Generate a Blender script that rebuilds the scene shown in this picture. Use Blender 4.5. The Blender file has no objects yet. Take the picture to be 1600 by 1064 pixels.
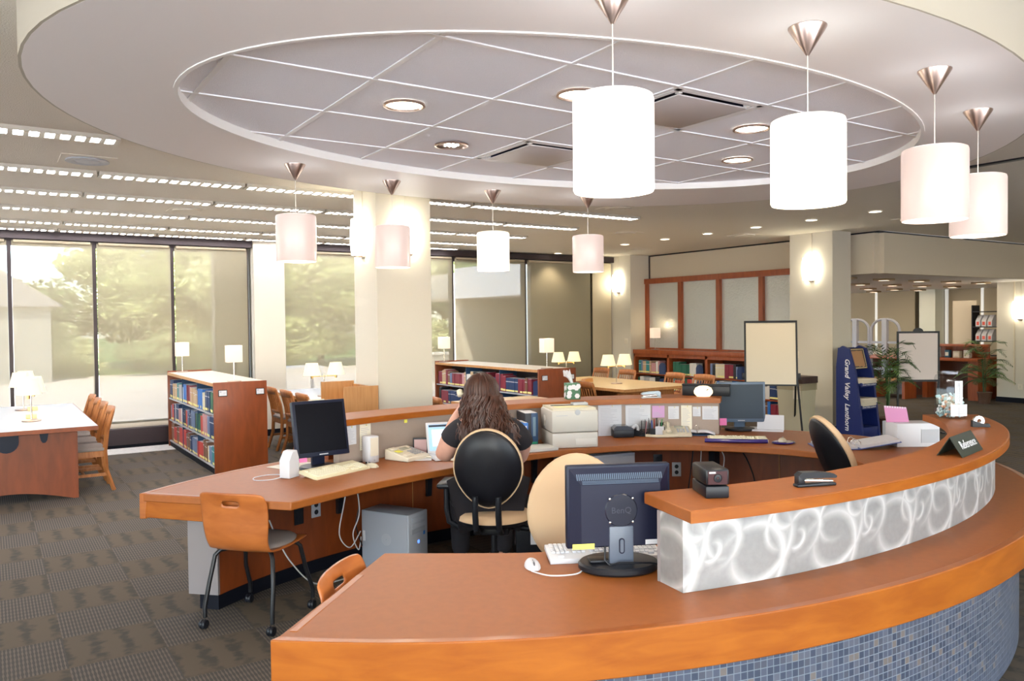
import bpy, bmesh, math, random
from mathutils import Vector, Matrix
random.seed(7)
PI = math.pi
S = bpy.context.scene
C = S.collection

# ------------------------------------------------------------------ camera, world, sun, exposure
cam_data = bpy.data.cameras.new('camera')
cam_data.sensor_width = 36.0
cam_data.lens = 36.0 * 1247.818 / 1600.0
cam_data.clip_end = 400
cam = bpy.data.objects.new('camera', cam_data)
C.objects.link(cam)
MC = [[0.835655, -0.021991, 0.548814], [-0.549136, -0.012724, 0.835636], [-0.011393, -0.999677, -0.022709]]
cam.matrix_world = Matrix(((MC[0][0], -MC[0][1], -MC[0][2], 0), (MC[1][0], -MC[1][1], -MC[1][2], 0),
                           (MC[2][0], -MC[2][1], -MC[2][2], 1.70), (0, 0, 0, 1)))
S.camera = cam
S.view_settings.view_transform = 'Standard'
S.view_settings.look = 'None'
S.view_settings.gamma = 1
S.view_settings.use_curve_mapping = False
S.view_settings.exposure = 0.74
S.cycles.use_denoising = True
S.cycles.max_bounces = 7
S.cycles.diffuse_bounces = 4
S.cycles.glossy_bounces = 3
S.cycles.transmission_bounces = 5
S.cycles.transparent_max_bounces = 10
S.cycles.sample_clamp_indirect = 4
S.cycles.caustics_reflective = False
S.cycles.caustics_refractive = False

w = bpy.data.worlds.new('sky'); S.world = w; w.use_nodes = True
nt = w.node_tree; nt.nodes.clear()
wo = nt.nodes.new('ShaderNodeOutputWorld'); bg = nt.nodes.new('ShaderNodeBackground')
sk = nt.nodes.new('ShaderNodeTexSky'); sk.sky_type = 'NISHITA'; sk.sun_disc = False
sk.sun_elevation = math.radians(52); sk.sun_rotation = math.radians(200)
nt.links.new(sk.outputs[0], bg.inputs[0]); nt.links.new(bg.outputs[0], wo.inputs[0])
bg.inputs[1].default_value = 1.0

def light(name, kind, loc, energy, color=(1, 1, 1), rot=(0, 0, 0), **kw):
    d = bpy.data.lights.new(name, kind); d.energy = energy; d.color = color
    for k, v in kw.items(): setattr(d, k, v)
    o = bpy.data.objects.new(name, d); o.location = loc; o.rotation_euler = rot
    C.objects.link(o); return o
light('sun', 'SUN', (0, 0, 30), 14.0, (1, .95, .85), (math.radians(38), 0, math.radians(-25)), angle=math.radians(.6))
# the camera's own flash, just above the lens
light('camera_flash', 'POINT', (-0.02, -0.03, 1.86), 40, (.95, .97, 1), shadow_soft_size=.02)
# unseen fill lights added behind the camera and over the hall's middle
for _x, _y in ((-4, -2), (-4, 2.5), (0, -3), (4.5, -2.8), (8.5, -2.5), (13, -2), (13, 2.5), (-4, 6.5)):
    light('hall_fill_light', 'AREA', (_x, _y, 2.97), 45, (1, .93, .85), (0, 0, 0), shape='DISK', size=.9)

# ------------------------------------------------------------------ materials
MATS = {}
def _new(name):
    m = bpy.data.materials.new(name); m.use_nodes = True
    return m, m.node_tree, m.node_tree.nodes['Principled BSDF']
def mat(name, col, rough=.5, metal=0, emit=0, ecol=None, trans=0, spec=.5, alpha=1, vary=0, scale=8, bump=0, bscale=200, coat=0):
    if name in MATS: return MATS[name]
    m, nt, b = _new(name)
    b.inputs['Base Color'].default_value = (*col, 1)
    b.inputs['Roughness'].default_value = rough
    b.inputs['Metallic'].default_value = metal
    b.inputs['Specular IOR Level'].default_value = spec
    b.inputs['Coat Weight'].default_value = coat
    if trans: b.inputs['Transmission Weight'].default_value = trans
    if alpha < 1: b.inputs['Alpha'].default_value = alpha
    if emit:
        b.inputs['Emission Color'].default_value = (*(ecol or col), 1)
        b.inputs['Emission Strength'].default_value = emit
    tc = None
    if vary or bump:
        tc = nt.nodes.new('ShaderNodeTexCoord')
    if vary:
        n = nt.nodes.new('ShaderNodeTexNoise'); n.inputs['Scale'].default_value = scale
        n.inputs['Detail'].default_value = 4
        nt.links.new(tc.outputs['Object'], n.inputs['Vector'])
        r = nt.nodes.new('ShaderNodeValToRGB')
        r.color_ramp.elements[0].position = .3; r.color_ramp.elements[1].position = .7
        r.color_ramp.elements[0].color = (*[max(0, c * (1 - vary)) for c in col], 1)
        r.color_ramp.elements[1].color = (*[min(1, c * (1 + vary)) for c in col], 1)
        nt.links.new(n.outputs['Fac'], r.inputs[0]); nt.links.new(r.outputs[0], b.inputs['Base Color'])
    if bump:
        n = nt.nodes.new('ShaderNodeTexNoise'); n.inputs['Scale'].default_value = bscale
        nt.links.new(tc.outputs['Object'], n.inputs['Vector'])
        u = nt.nodes.new('ShaderNodeBump'); u.inputs['Strength'].default_value = bump
        u.inputs['Distance'].default_value = .01
        nt.links.new(n.outputs['Fac'], u.inputs['Height']); nt.links.new(u.outputs[0], b.inputs['Normal'])
    MATS[name] = m
    return m
def wood(name, c1, c2, stretch=(1, 12, 12), scale=3, rough=.35, coat=.2):
    if name in MATS: return MATS[name]
    m, nt, b = _new(name)
    tc = nt.nodes.new('ShaderNodeTexCoord'); mp = nt.nodes.new('ShaderNodeMapping')
    mp.inputs['Scale'].default_value = stretch
    n = nt.nodes.new('ShaderNodeTexNoise'); n.inputs['Scale'].default_value = scale
    n.inputs['Detail'].default_value = 6; n.inputs['Distortion'].default_value = .6
    r = nt.nodes.new('ShaderNodeValToRGB')
    r.color_ramp.elements[0].position = .3; r.color_ramp.elements[1].position = .72
    r.color_ramp.elements[0].color = (*c1, 1); r.color_ramp.elements[1].color = (*c2, 1)
    nt.links.new(tc.outputs['Object'], mp.inputs[0]); nt.links.new(mp.outputs[0], n.inputs['Vector'])
    nt.links.new(n.outputs['Fac'], r.inputs[0]); nt.links.new(r.outputs[0], b.inputs['Base Color'])
    b.inputs['Roughness'].default_value = rough; b.inputs['Coat Weight'].default_value = coat
    b.inputs['Coat Roughness'].default_value = .15
    MATS[name] = m
    return m
class N:   # tiny node helper
    def __init__(s, nt): s.nt = nt
    def math(s, op, a, b=None, c=None):
        n = s.nt.nodes.new('ShaderNodeMath'); n.operation = op
        for i, v in enumerate((a, b, c)):
            if v is None: continue
            if isinstance(v, (int, float)): n.inputs[i].default_value = v
            else: s.nt.links.new(v, n.inputs[i])
        return n.outputs[0]
    def mix(s, f, a, b):
        n = s.nt.nodes.new('ShaderNodeMix'); n.data_type = 'RGBA'
        for i, v in ((0, f), (6, a), (7, b)):
            if isinstance(v, (int, float)): n.inputs[i].default_value = v
            elif isinstance(v, tuple): n.inputs[i].default_value = (*v, 1)
            else: s.nt.links.new(v, n.inputs[i])
        return n.outputs[2]
    def noise(s, vec, scale, detail=3):
        n = s.nt.nodes.new('ShaderNodeTexNoise'); n.inputs['Scale'].default_value = scale; n.inputs['Detail'].default_value = detail
        s.nt.links.new(vec, n.inputs['Vector']); return n.outputs['Fac']
    def xyz(s, vec):
        n = s.nt.nodes.new('ShaderNodeSeparateXYZ'); s.nt.links.new(vec, n.inputs[0]); return n.outputs
    def comb(s, x, y, z):
        n = s.nt.nodes.new('ShaderNodeCombineXYZ')
        for i, v in enumerate((x, y, z)):
            if isinstance(v, (int, float)): n.inputs[i].default_value = v
            else: s.nt.links.new(v, n.inputs[i])
        return n.outputs[0]

def carpet_mat():
    m, nt, b = _new('carpet'); k = N(nt)
    co = nt.nodes.new('ShaderNodeTexCoord').outputs['Object']
    x, y, z = k.xyz(co)
    T = .457
    u = k.math('DIVIDE', k.math('ADD', x, 20 * T - .305), T); v = k.math('DIVIDE', k.math('ADD', y, 20 * T + .05), T)
    fu = k.math('FLOOR', u); fv = k.math('FLOOR', v)
    chk = k.math('MODULO', k.math('ADD', fu, fv), 2)
    lu = k.math('FRACT', u); lv = k.math('FRACT', v)
    # ribbed tile: fine ribs running along y, broken into dashes
    rib = k.math('SINE', k.math('MULTIPLY', lu, 2 * PI * 26))
    dash = k.math('SINE', k.math('MULTIPLY', lv, 2 * PI * 7))
    rr = k.math('GREATER_THAN', k.math('ADD', rib, k.math('MULTIPLY', dash, .5)), .3)
    ribc = k.mix(rr, (.064, .058, .052), (.142, .118, .090))
    # mottled tile: four dark blotches in a row, broken by noise
    nz = k.noise(co, 22, 6)
    wv = k.math('SINE', k.math('ADD', k.math('MULTIPLY', lu, 2 * PI * 3), k.math('MULTIPLY', k.noise(co, 7, 2), 4.0)))
    ed = k.math('SINE', k.math('MULTIPLY', lv, PI))
    bl = k.math('ADD', k.math('MULTIPLY', wv, k.math('ADD', k.math('MULTIPLY', ed, .7), .2)), k.math('MULTIPLY', k.math('SUBTRACT', nz, .5), 3.2))
    mr = nt.nodes.new('ShaderNodeMapRange'); mr.inputs[1].default_value = -.1; mr.inputs[2].default_value = .8
    nt.links.new(bl, mr.inputs[0])
    motc = k.mix(mr.outputs[0], (.108, .086, .058), (.056, .050, .040))
    c = k.mix(chk, motc, ribc)
    sp = k.noise(co, 260, 2)
    c = k.mix(k.math('MULTIPLY', sp, .45), c, (.10, .09, .085))
    nt.links.new(c, b.inputs['Base Color'])
    b.inputs['Roughness'].default_value = .95; b.inputs['Specular IOR Level'].default_value = .1
    return m
def mosaic_mat():
    m, nt, b = _new('mosaic_tile'); k = N(nt)
    tc = nt.nodes.new('ShaderNodeTexCoord')
    u, v, _ = k.xyz(tc.outputs['UV'])
    T = .0275
    a = k.math('DIVIDE', u, T); c = k.math('DIVIDE', v, T)
    fa, fc = k.math('FRACT', a), k.math('FRACT', c)
    g = k.math('MULTIPLY', k.math('GREATER_THAN', fa, .10), k.math('GREATER_THAN', fc, .10))
    wn = nt.nodes.new('ShaderNodeTexWhiteNoise'); wn.noise_dimensions = '2D'
    nt.links.new(k.comb(k.math('FLOOR', a), k.math('FLOOR', c), 0), wn.inputs['Vector'])
    r = nt.nodes.new('ShaderNodeValToRGB'); r.color_ramp.interpolation = 'CONSTANT'
    e = r.color_ramp.elements
    e[0].position = 0; e[0].color = (.045, .055, .085, 1)
    e[1].position = .3; e[1].color = (.07, .08, .115, 1)
    for p, q in ((.55, (.095, .10, .13)), (.8, (.07, .075, .10)), (.95, (.15, .125, .115))):
        z = e.new(p); z.color = (*q, 1)
    nt.links.new(wn.outputs['Value'], r.inputs[0])
    nt.links.new(k.mix(g, (.19, .22, .25), r.outputs[0]), b.inputs['Base Color'])
    b.inputs['Roughness'].default_value = .35
    bu = nt.nodes.new('ShaderNodeBump'); bu.inputs['Distance'].default_value = .002; bu.inputs['Strength'].default_value = .6
    nt.links.new(g, bu.inputs['Height']); nt.links.new(bu.outputs[0], b.inputs['Normal'])
    return m
def swirl_mat():
    # brushed aluminium with overlapping ground swirls: each arc's sheen is painted in as a paler tone
    m, nt, b = _new('swirled_metal'); k = N(nt)
    tc = nt.nodes.new('ShaderNodeTexCoord')
    u, v, _ = k.xyz(tc.outputs['UV'])
    tot = None
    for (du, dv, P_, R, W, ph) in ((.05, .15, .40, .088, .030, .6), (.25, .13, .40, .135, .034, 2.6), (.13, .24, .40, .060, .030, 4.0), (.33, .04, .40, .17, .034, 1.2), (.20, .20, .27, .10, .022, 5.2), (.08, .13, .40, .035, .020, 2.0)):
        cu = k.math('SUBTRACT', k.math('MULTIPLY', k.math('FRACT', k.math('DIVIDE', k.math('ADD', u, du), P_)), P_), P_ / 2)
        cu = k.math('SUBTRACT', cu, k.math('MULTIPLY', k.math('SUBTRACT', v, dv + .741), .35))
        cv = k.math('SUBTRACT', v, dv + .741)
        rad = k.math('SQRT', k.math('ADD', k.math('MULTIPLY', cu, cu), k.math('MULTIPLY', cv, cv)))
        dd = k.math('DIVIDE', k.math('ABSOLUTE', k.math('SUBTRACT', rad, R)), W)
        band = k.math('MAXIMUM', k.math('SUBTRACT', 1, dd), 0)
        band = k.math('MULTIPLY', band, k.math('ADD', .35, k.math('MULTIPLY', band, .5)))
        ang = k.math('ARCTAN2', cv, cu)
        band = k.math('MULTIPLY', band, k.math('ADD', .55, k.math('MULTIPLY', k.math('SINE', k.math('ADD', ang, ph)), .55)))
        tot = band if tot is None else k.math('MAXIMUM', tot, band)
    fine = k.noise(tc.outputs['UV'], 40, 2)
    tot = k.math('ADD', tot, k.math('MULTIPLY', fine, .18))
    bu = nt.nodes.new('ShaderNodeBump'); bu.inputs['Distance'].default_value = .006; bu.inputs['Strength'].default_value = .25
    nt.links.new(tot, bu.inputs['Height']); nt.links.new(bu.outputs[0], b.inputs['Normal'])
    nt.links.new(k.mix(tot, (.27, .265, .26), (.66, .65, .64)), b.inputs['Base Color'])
    b.inputs['Metallic'].default_value = .35; b.inputs['Roughness'].default_value = .42
    return m
def shade_cloth(name, col, openness, transl=.4):
    m = bpy.data.materials.new(name); m.use_nodes = True; nt = m.node_tree; nt.nodes.clear()
    o = nt.nodes.new('ShaderNodeOutputMaterial'); t = nt.nodes.new('ShaderNodeBsdfTransparent')
    d = nt.nodes.new('ShaderNodeBsdfDiffuse'); l = nt.nodes.new('ShaderNodeBsdfTranslucent')
    d.inputs[0].default_value = (*col, 1); l.inputs[0].default_value = (*col, 1)
    m1 = nt.nodes.new('ShaderNodeMixShader'); m2 = nt.nodes.new('ShaderNodeMixShader')
    m1.inputs[0].default_value = transl; m2.inputs[0].default_value = openness
    nt.links.new(d.outputs[0], m1.inputs[1]); nt.links.new(l.outputs[0], m1.inputs[2])
    nt.links.new(m1.outputs[0], m2.inputs[1]); nt.links.new(t.outputs[0], m2.inputs[2])
    nt.links.new(m2.outputs[0], o.inputs[0])
    return m
def clear_mat(name, tint=(1, 1, 1), gloss=.08, rough=.02):
    m = bpy.data.materials.new(name); m.use_nodes = True; nt = m.node_tree; nt.nodes.clear()
    o = nt.nodes.new('ShaderNodeOutputMaterial'); t = nt.nodes.new('ShaderNodeBsdfTransparent')
    g = nt.nodes.new('ShaderNodeBsdfGlossy'); mx = nt.nodes.new('ShaderNodeMixShader')
    t.inputs[0].default_value = (*tint, 1); g.inputs['Roughness'].default_value = rough; mx.inputs[0].default_value = gloss
    nt.links.new(t.outputs[0], mx.inputs[1]); nt.links.new(g.outputs[0], mx.inputs[2]); nt.links.new(mx.outputs[0], o.inputs[0])
    return m

M_wall = mat('painted_wall', (.62, .575, .48), .8, bump=.08, bscale=90)
M_wall2 = mat('painted_wall_dim', (.66, .58, .44), .85)
M_ceil = mat('ceiling_plaster', (.80, .74, .63), .95, bump=.5, bscale=120)
M_ring = mat('soffit_paint', (.87, .83, .79), .55)
M_tilec = mat('acoustic_tile', (.93, .93, .96), .95, bump=.5, bscale=260)
M_grid = mat('grid_white', (.9, .9, .9), .5)
M_lip = mat('lip_white', (.86, .84, .80), .5)
M_brownedge = mat('tan_edge', (.36, .26, .15), .8)
M_carpet = carpet_mat()
M_desktop = mat('desk_laminate', (.30, .086, .0125), .5, vary=.06, scale=30)
M_fascia = wood('cherry_fascia', (.27, .066, .004), (.37, .107, .009), (2, 2, 10), 2.2, .35, .1)
M_panel = wood('cherry_panel', (.17, .033, .004), (.235, .048, .007), (5, 5, 1), 3, .45, .1)
M_cherry = wood('cherry_dark', (.25, .05, .012), (.36, .085, .022), (6, 6, 1), 3, .4, .15)
M_oak = wood('oak', (.42, .19, .06), (.54, .27, .10), (10, 10, 1), 4, .45, .1)
M_chairw = wood('chair_wood', (.30, .10, .025), (.46, .18, .055), (8, 8, 1.5), 5, .4, .2)
M_shell = wood('moulded_ply', (.33, .090, .018), (.47, .145, .033), (2, 2, 6), 2.5, .35, .25)
M_cream = mat('cream_laminate', (.62, .56, .45), .4)
M_grey_lam = mat('grey_laminate', (.23, .20, .20), .5)
M_black = mat('black_plastic', (.008, .009, .013), .4, spec=.35)
M_blackm = mat('black_metal', (.008, .008, .010), .4, .1)
M_kick = mat('black_kick', (.004, .005, .010), .6, spec=.2)
M_dark = mat('dark_bronze', (.045, .032, .035), .45, .3)
M_chrome = mat('chrome', (.8, .78, .75), .18, 1)
M_copper = mat('satin_nickel', (.55, .42, .36), .28, 1)
M_beigep = mat('beige_plastic', (.72, .66, .54), .45)
M_creamp = mat('cream_plastic', (.62, .56, .42), .45)
M_whitep = mat('white_plastic', (.62, .62, .65), .4)
M_greyp = mat('grey_plastic', (.42, .43, .46), .4)
M_tack = mat('tackboard', (.38, .30, .25), .95, vary=.06, scale=300)
M_paper = mat('paper', (.66, .66, .69), .8)
M_mosaic = mosaic_mat()
M_swirl = swirl_mat()
M_cloth = shade_cloth('solar_shade', (.35, .315, .225), .33, .05)
M_cloth2 = shade_cloth('opaque_shade', (.60, .52, .38), .0, .25)
M_glass = clear_mat('window_glass', (.95, .97, .96), .05)
M_lampshade = mat('lamp_shade_fabric', (.62, .54, .38), .8, emit=.42, ecol=(1, .82, .48))
M_boxshade = mat('box_shade_fabric', (.6, .48, .38), .8, emit=.45, ecol=(1, .76, .56))
M_sconce = mat('sconce_glass', (1, 1, 1), .4, emit=6, ecol=(1, .95, .78))
M_led = mat('downlight_glow', (1, 1, 1), .4, emit=7, ecol=(1, .87, .68))
M_dllamp = mat('downlight_lamp', (1, 1, 1), .4, emit=12, ecol=(1, .95, .85))
M_tube = mat('fluorescent_tube', (1, 1, 1), .4, emit=24, ecol=(.95, .92, .96))
M_pend_lit = mat('pendant_glass_bright', (.8, .76, .68), .3, emit=1.0, ecol=(1, .93, .76))
M_pend_dim = mat('pendant_glass', (.50, .42, .39), .3, emit=.24, ecol=(1, .74, .66))

# ------------------------------------------------------------------ helpers
def tag(o, label=None, cat=None, group=None, kind=None):
    if label: o['label'] = label
    if cat: o['category'] = cat
    if group: o['group'] = group
    if kind: o['kind'] = kind
    return o
def thing(name, label, cat, loc=(0, 0, 0), rz=0, group=None):
    o = bpy.data.objects.new(name, None); C.objects.link(o)
    o.empty_display_size = .1
    o.location = loc; o.rotation_euler = (0, 0, rz)
    return tag(o, label, cat, group)
def copy_tree(o, parent=None):
    c = o.copy(); C.objects.link(c); c.parent = parent
    for ch in list(o.children): copy_tree(ch, c)
    return c
class MB:
    def __init__(s): s.bm = bmesh.new(); s.uv = None
    def box(s, x0, x1, y0, y1, z0, z1, bev=0, mi=0, rot=None, about=None):
        r = bmesh.ops.create_cube(s.bm, size=1)
        vs = r['verts']
        for v in vs: v.co = Vector(((x0 + x1) / 2 + v.co.x * (x1 - x0), (y0 + y1) / 2 + v.co.y * (y1 - y0), (z0 + z1) / 2 + v.co.z * (z1 - z0)))
        fs = set(f for v in vs for f in v.link_faces)
        for f in fs: f.material_index = mi
        if bev:
            es = list(set(e for v in vs for e in v.link_edges))
            q = bmesh.ops.bevel(s.bm, geom=es, offset=bev, segments=2, affect='EDGES', profile=.5)
            vs = list(set(v for f in q['faces'] for v in f.verts) | set(v for v in vs if v.is_valid))
            for f in q['faces']: f.material_index = mi
        if rot is not None:
            c = Vector(about) if about is not None else Vector(((x0 + x1) / 2, (y0 + y1) / 2, (z0 + z1) / 2))
            allv = set(vs)
            for v in allv: v.co = c + rot @ (v.co - c)
        return s
    def tube(s, pts, r, seg=8, mi=0, cap=True, r1=None):
        pts = [Vector(p) for p in pts]; rings = []
        n = len(pts)
        up = None
        for i, p in enumerate(pts):
            t = (pts[min(i + 1, n - 1)] - pts[max(i - 1, 0)]).normalized()
            if up is None:
                up = Vector((0, 0, 1)) if abs(t.z) < .9 else Vector((1, 0, 0))
            a = t.cross(up).normalized(); bb = a.cross(t).normalized(); up = bb
            if r1 is None: rr = r[i] if isinstance(r, (list, tuple)) else r
            else: rr = r + (r1 - r) * i / (n - 1)
            rings.append([s.bm.verts.new(p + (a * math.cos(2 * PI * k / seg) + bb * math.sin(2 * PI * k / seg)) * rr) for k in range(seg)])
        for i in range(n - 1):
            for k in range(seg):
                f = s.bm.faces.new((rings[i][k], rings[i][(k + 1) % seg], rings[i + 1][(k + 1) % seg], rings[i + 1][k])); f.material_index = mi
        if cap:
            for q in (rings[0][::-1], rings[-1]):
                f = s.bm.faces.new(q); f.material_index = mi
        return s
    def lathe(s, prof, loc=(0, 0, 0), seg=24, mi=0, sx=1, sy=1, rot=None):
        loc = Vector(loc); rings = []
        def P(x, y, z):
            v = Vector((x, y, z))
            return loc + (rot @ v if rot is not None else v)
        for r, z in prof:
            if r < 1e-6: rings.append([s.bm.verts.new(P(0, 0, z))])
            else: rings.append([s.bm.verts.new(P(r * sx * math.cos(2 * PI * k / seg), r * sy * math.sin(2 * PI * k / seg), z)) for k in range(seg)])
        for a, b in zip(rings, rings[1:]):
            for k in range(seg):
                k2 = (k + 1) % seg
                if len(a) == 1 and len(b) == 1: break
                if len(a) == 1: q = (a[0], b[k2], b[k])
                elif len(b) == 1: q = (a[k], a[k2], b[0])
                else: q = (a[k], a[k2], b[k2], b[k])
                f = s.bm.faces.new(q); f.material_index = mi
        return s
    def prism(s, pts, z0, z1, mi=0, top_mi=None, rot=None):   # 2D outline extruded in z
        f_ = (lambda v: rot @ Vector(v)) if rot is not None else Vector
        a = [s.bm.verts.new(f_((x, y, z0))) for x, y in pts]; b = [s.bm.verts.new(f_((x, y, z1))) for x, y in pts]
        n = len(pts)
        for i in range(n):
            j = (i + 1) % n
            f = s.bm.faces.new((a[i], a[j], b[j], b[i])); f.material_index = mi
        f = s.bm.faces.new(a[::-1]); f.material_index = mi
        f = s.bm.faces.new(b); f.material_index = mi if top_mi is None else top_mi
        return s
    def band(s, A, B, z0, z1, mi=0, top_mi=None, uv=False):    # strip between two equally sampled curves, extruded
        n = len(A)
        va = [[s.bm.verts.new((x, y, z)) for x, y in A] for z in (z0, z1)]
        vb = [[s.bm.verts.new((x, y, z)) for x, y in B] for z in (z0, z1)]
        if uv and s.uv is None: s.uv = s.bm.loops.layers.uv.new('UVMap')
        def face(q, m, uvs=None):
            f = s.bm.faces.new(q); f.material_index = m
            if uvs:
                for l, t in zip(f.loops, uvs): l[s.uv].uv = t
        d = [0]
        for i in range(1, n): d.append(d[-1] + math.dist(A[i], A[i - 1]))
        for i in range(n - 1):
            face((va[0][i], va[0][i + 1], va[1][i + 1], va[1][i]), mi, [(d[i], z0), (d[i + 1], z0), (d[i + 1], z1), (d[i], z1)] if uv else None)
            face((vb[0][i + 1], vb[0][i], vb[1][i], vb[1][i + 1]), mi, [(d[i + 1], z0), (d[i], z0), (d[i], z1), (d[i + 1], z1)] if uv else None)
            face((va[1][i], va[1][i + 1], vb[1][i + 1], vb[1][i]), mi if top_mi is None else top_mi)
            face((va[0][i + 1], va[0][i], vb[0][i], vb[0][i + 1]), mi)
        e = math.dist(A[0], B[0])
        face((va[0][0], va[1][0], vb[1][0], vb[0][0]), mi, [(0, z0), (0, z1), (-e, z1), (-e, z0)] if uv else None)
        face((va[0][-1], vb[0][-1], vb[1][-1], va[1][-1]), mi, [(d[-1], z0), (d[-1] + e, z0), (d[-1] + e, z1), (d[-1], z1)] if uv else None)
        return s
    def grid(s, P_, mi=0, closed=False, thick=0):   # surface from rows of points
        R = [[s.bm.verts.new(p) for p in row] for row in P_]
        for i in range(len(R) - 1):
            m = len(R[i])
            for k in range(m if closed else m - 1):
                f = s.bm.faces.new((R[i][k], R[i][(k + 1) % m], R[i + 1][(k + 1) % m], R[i + 1][k])); f.material_index = mi
        return s
    def quad(s, pts, mi=0):
        f = s.bm.faces.new([s.bm.verts.new(p) for p in pts]); f.material_index = mi
        return s
    def build(s, name, m, parent=None, loc=(0, 0, 0), rot=(0, 0, 0), smooth=35, recalc=True):
        if recalc: bmesh.ops.recalc_face_normals(s.bm, faces=s.bm.faces[:])
        me = bpy.data.meshes.new(name); s.bm.to_mesh(me); s.bm.free()
        for x in (m if isinstance(m, (list, tuple)) else [m]): me.materials.append(x)
        if smooth:
            me.shade_smooth(); me.set_sharp_from_angle(angle=math.radians(smooth))
        o = bpy.data.objects.new(name, me); C.objects.link(o)
        o.parent = parent; o.location = loc; o.rotation_euler = rot
        return o
def mod_solid(o, t, off=0):
    m = o.modifiers.new('solid', 'SOLIDIFY'); m.thickness = t; m.offset = off; return o
def mod_sub(o, n=1):
    m = o.modifiers.new('sub', 'SUBSURF'); m.levels = n; m.render_levels = n; return o
def mod_bevel(o, wd, n=2):
    m = o.modifiers.new('bev', 'BEVEL'); m.width = wd; m.segments = n; m.limit_method = 'ANGLE'; return o
def RX(a): return Matrix.Rotation(a, 3, 'X')
def RY(a): return Matrix.Rotation(a, 3, 'Y')
def RZ(a): return Matrix.Rotation(a, 3, 'Z')
def struct(name, mb, m, **kw):
    o = mb.build(name, m, **kw); o['kind'] = 'structure'; return o
def text(name, body, size, m, parent, loc, rot=(0, 0, 0), depth=.0008, align='CENTER', shear=0, font_bold=False):
    c = bpy.data.curves.new(name, 'FONT'); c.body = body; c.size = size; c.align_x = align; c.align_y = 'CENTER'
    c.extrude = depth; c.shear = shear; c.resolution_u = 2
    if font_bold: c.offset = size * .018
    c.materials.append(m)
    o = bpy.data.objects.new(name, c); C.objects.link(o)
    dg = bpy.context.evaluated_depsgraph_get(); dg.update()
    me = bpy.data.meshes.new_from_object(o.evaluated_get(dg)); bpy.data.objects.remove(o)
    o = bpy.data.objects.new(name, me); C.objects.link(o); o.parent = parent; o.location = loc; o.rotation_euler = rot
    return o
def rrect(w_, h_, r, seg=4, cx=0, cy=0):
    pts = []
    for (sx, sy, a0) in ((1, 1, 0), (-1, 1, 90), (-1, -1, 180), (1, -1, 270)):
        for k in range(seg + 1):
            a = math.radians(a0 + 90 * k / seg)
            pts.append((cx + sx * (w_ / 2 - r) + r * math.cos(a), cy + sy * (h_ / 2 - r) + r * math.sin(a)))
    return pts

# ================================================================== THE ROOM
struct('floor', MB().box(-8, 21, -5, 12.45, -.05, 0), M_carpet, smooth=0)
struct('floor_checkout', MB().box(11.2, 21, 12.45, 20, -.05, 0), M_carpet, smooth=0)
struct('ceiling', MB().box(-8, 16.95, -5, 6.92, 3.0, 3.25).box(-8, 11.2, 6.92, 12.6, 3.0, 3.25), M_ceil, smooth=0)
struct('ceiling_checkout', MB().box(11.2, 21, 7.0, 20, 2.39, 3.25), M_ring, smooth=0)
struct('trim_bulkhead', MB().box(11.2, 17.0, 6.92, 7.0, 2.37, 2.975).box(11.08, 11.2, 7.0, 7.95, 2.37, 2.975), M_wall2, smooth=0)
struct('trim_shadow_gap', MB().box(11.1, 17.0, 6.94, 7.0, 2.975, 3.0).box(11.1, 11.2, 7.0, 11.9, 2.975, 3.0), M_black, smooth=0)
struct('trim_ceiling_joint', MB().box(7.08, 7.14, -1.0, 3.95, 2.985, 3.0), M_black, smooth=0)
# walls behind and beside the camera, openings invented to let in daylight
mbl = MB().box(-8.1, -8, -5, 12.6, 0, .3).box(-8.1, -8, -5, 12.6, 2.85, 3.0)
mbl.box(-8.1, -8, 4, 12.6, .3, 2.85)
for k in range(4): mbl.box(-8.1, -8, -5 + 2.49 * k, -4.9 + 2.49 * k, .3, 2.85)
struct('wall_left', mbl, M_wall, smooth=0)
struct('ground_west_bounce', MB().box(-60, -8.1, -5.1, 12.7, -.2, -.12), mat('bounce_paving', (.84, .84, .86), .9), smooth=0)  # unseen pale ground, added to bounce daylight through the left openings
mbh = MB().box(-8, 17, -5.1, -5, 0, .3).box(-8, 17, -5.1, -5, 2.85, 3.0)
mbh.box(7, 17, -5.1, -5, .3, 2.85)
for k in range(7): mbh.box(-8 + 2.49 * k, -7.9 + 2.49 * k, -5.1, -5, .3, 2.85)
struct('wall_behind', mbh, M_wall, smooth=0)
struct('ground_forecourt_bounce', MB().box(-60, 70, -45, -5.1, -.2, -.12), mat('bounce_paving', (.84, .84, .86), .9), smooth=0)  # out of view; laid pale to throw sunlight up to the ceiling
struct('wall_right', MB().box(16.95, 17.1, -5, 7.45, 0, 3.0), M_wall, smooth=0)
struct('wall_right_pier', MB().box(16.95, 17.45, 7.45, 8.06, .1, 2.39), M_wall, smooth=0)
struct('baseboard_right', MB().box(16.93, 17.46, 7.45, 8.07, 0, .1).box(16.93, 16.95, -5, 7.45, 0, .1), M_kick, smooth=0)
struct('trim_conduit', MB().box(16.93, 16.95, 7.72, 7.74, .35, 2.39), M_wall2, smooth=0)

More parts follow.
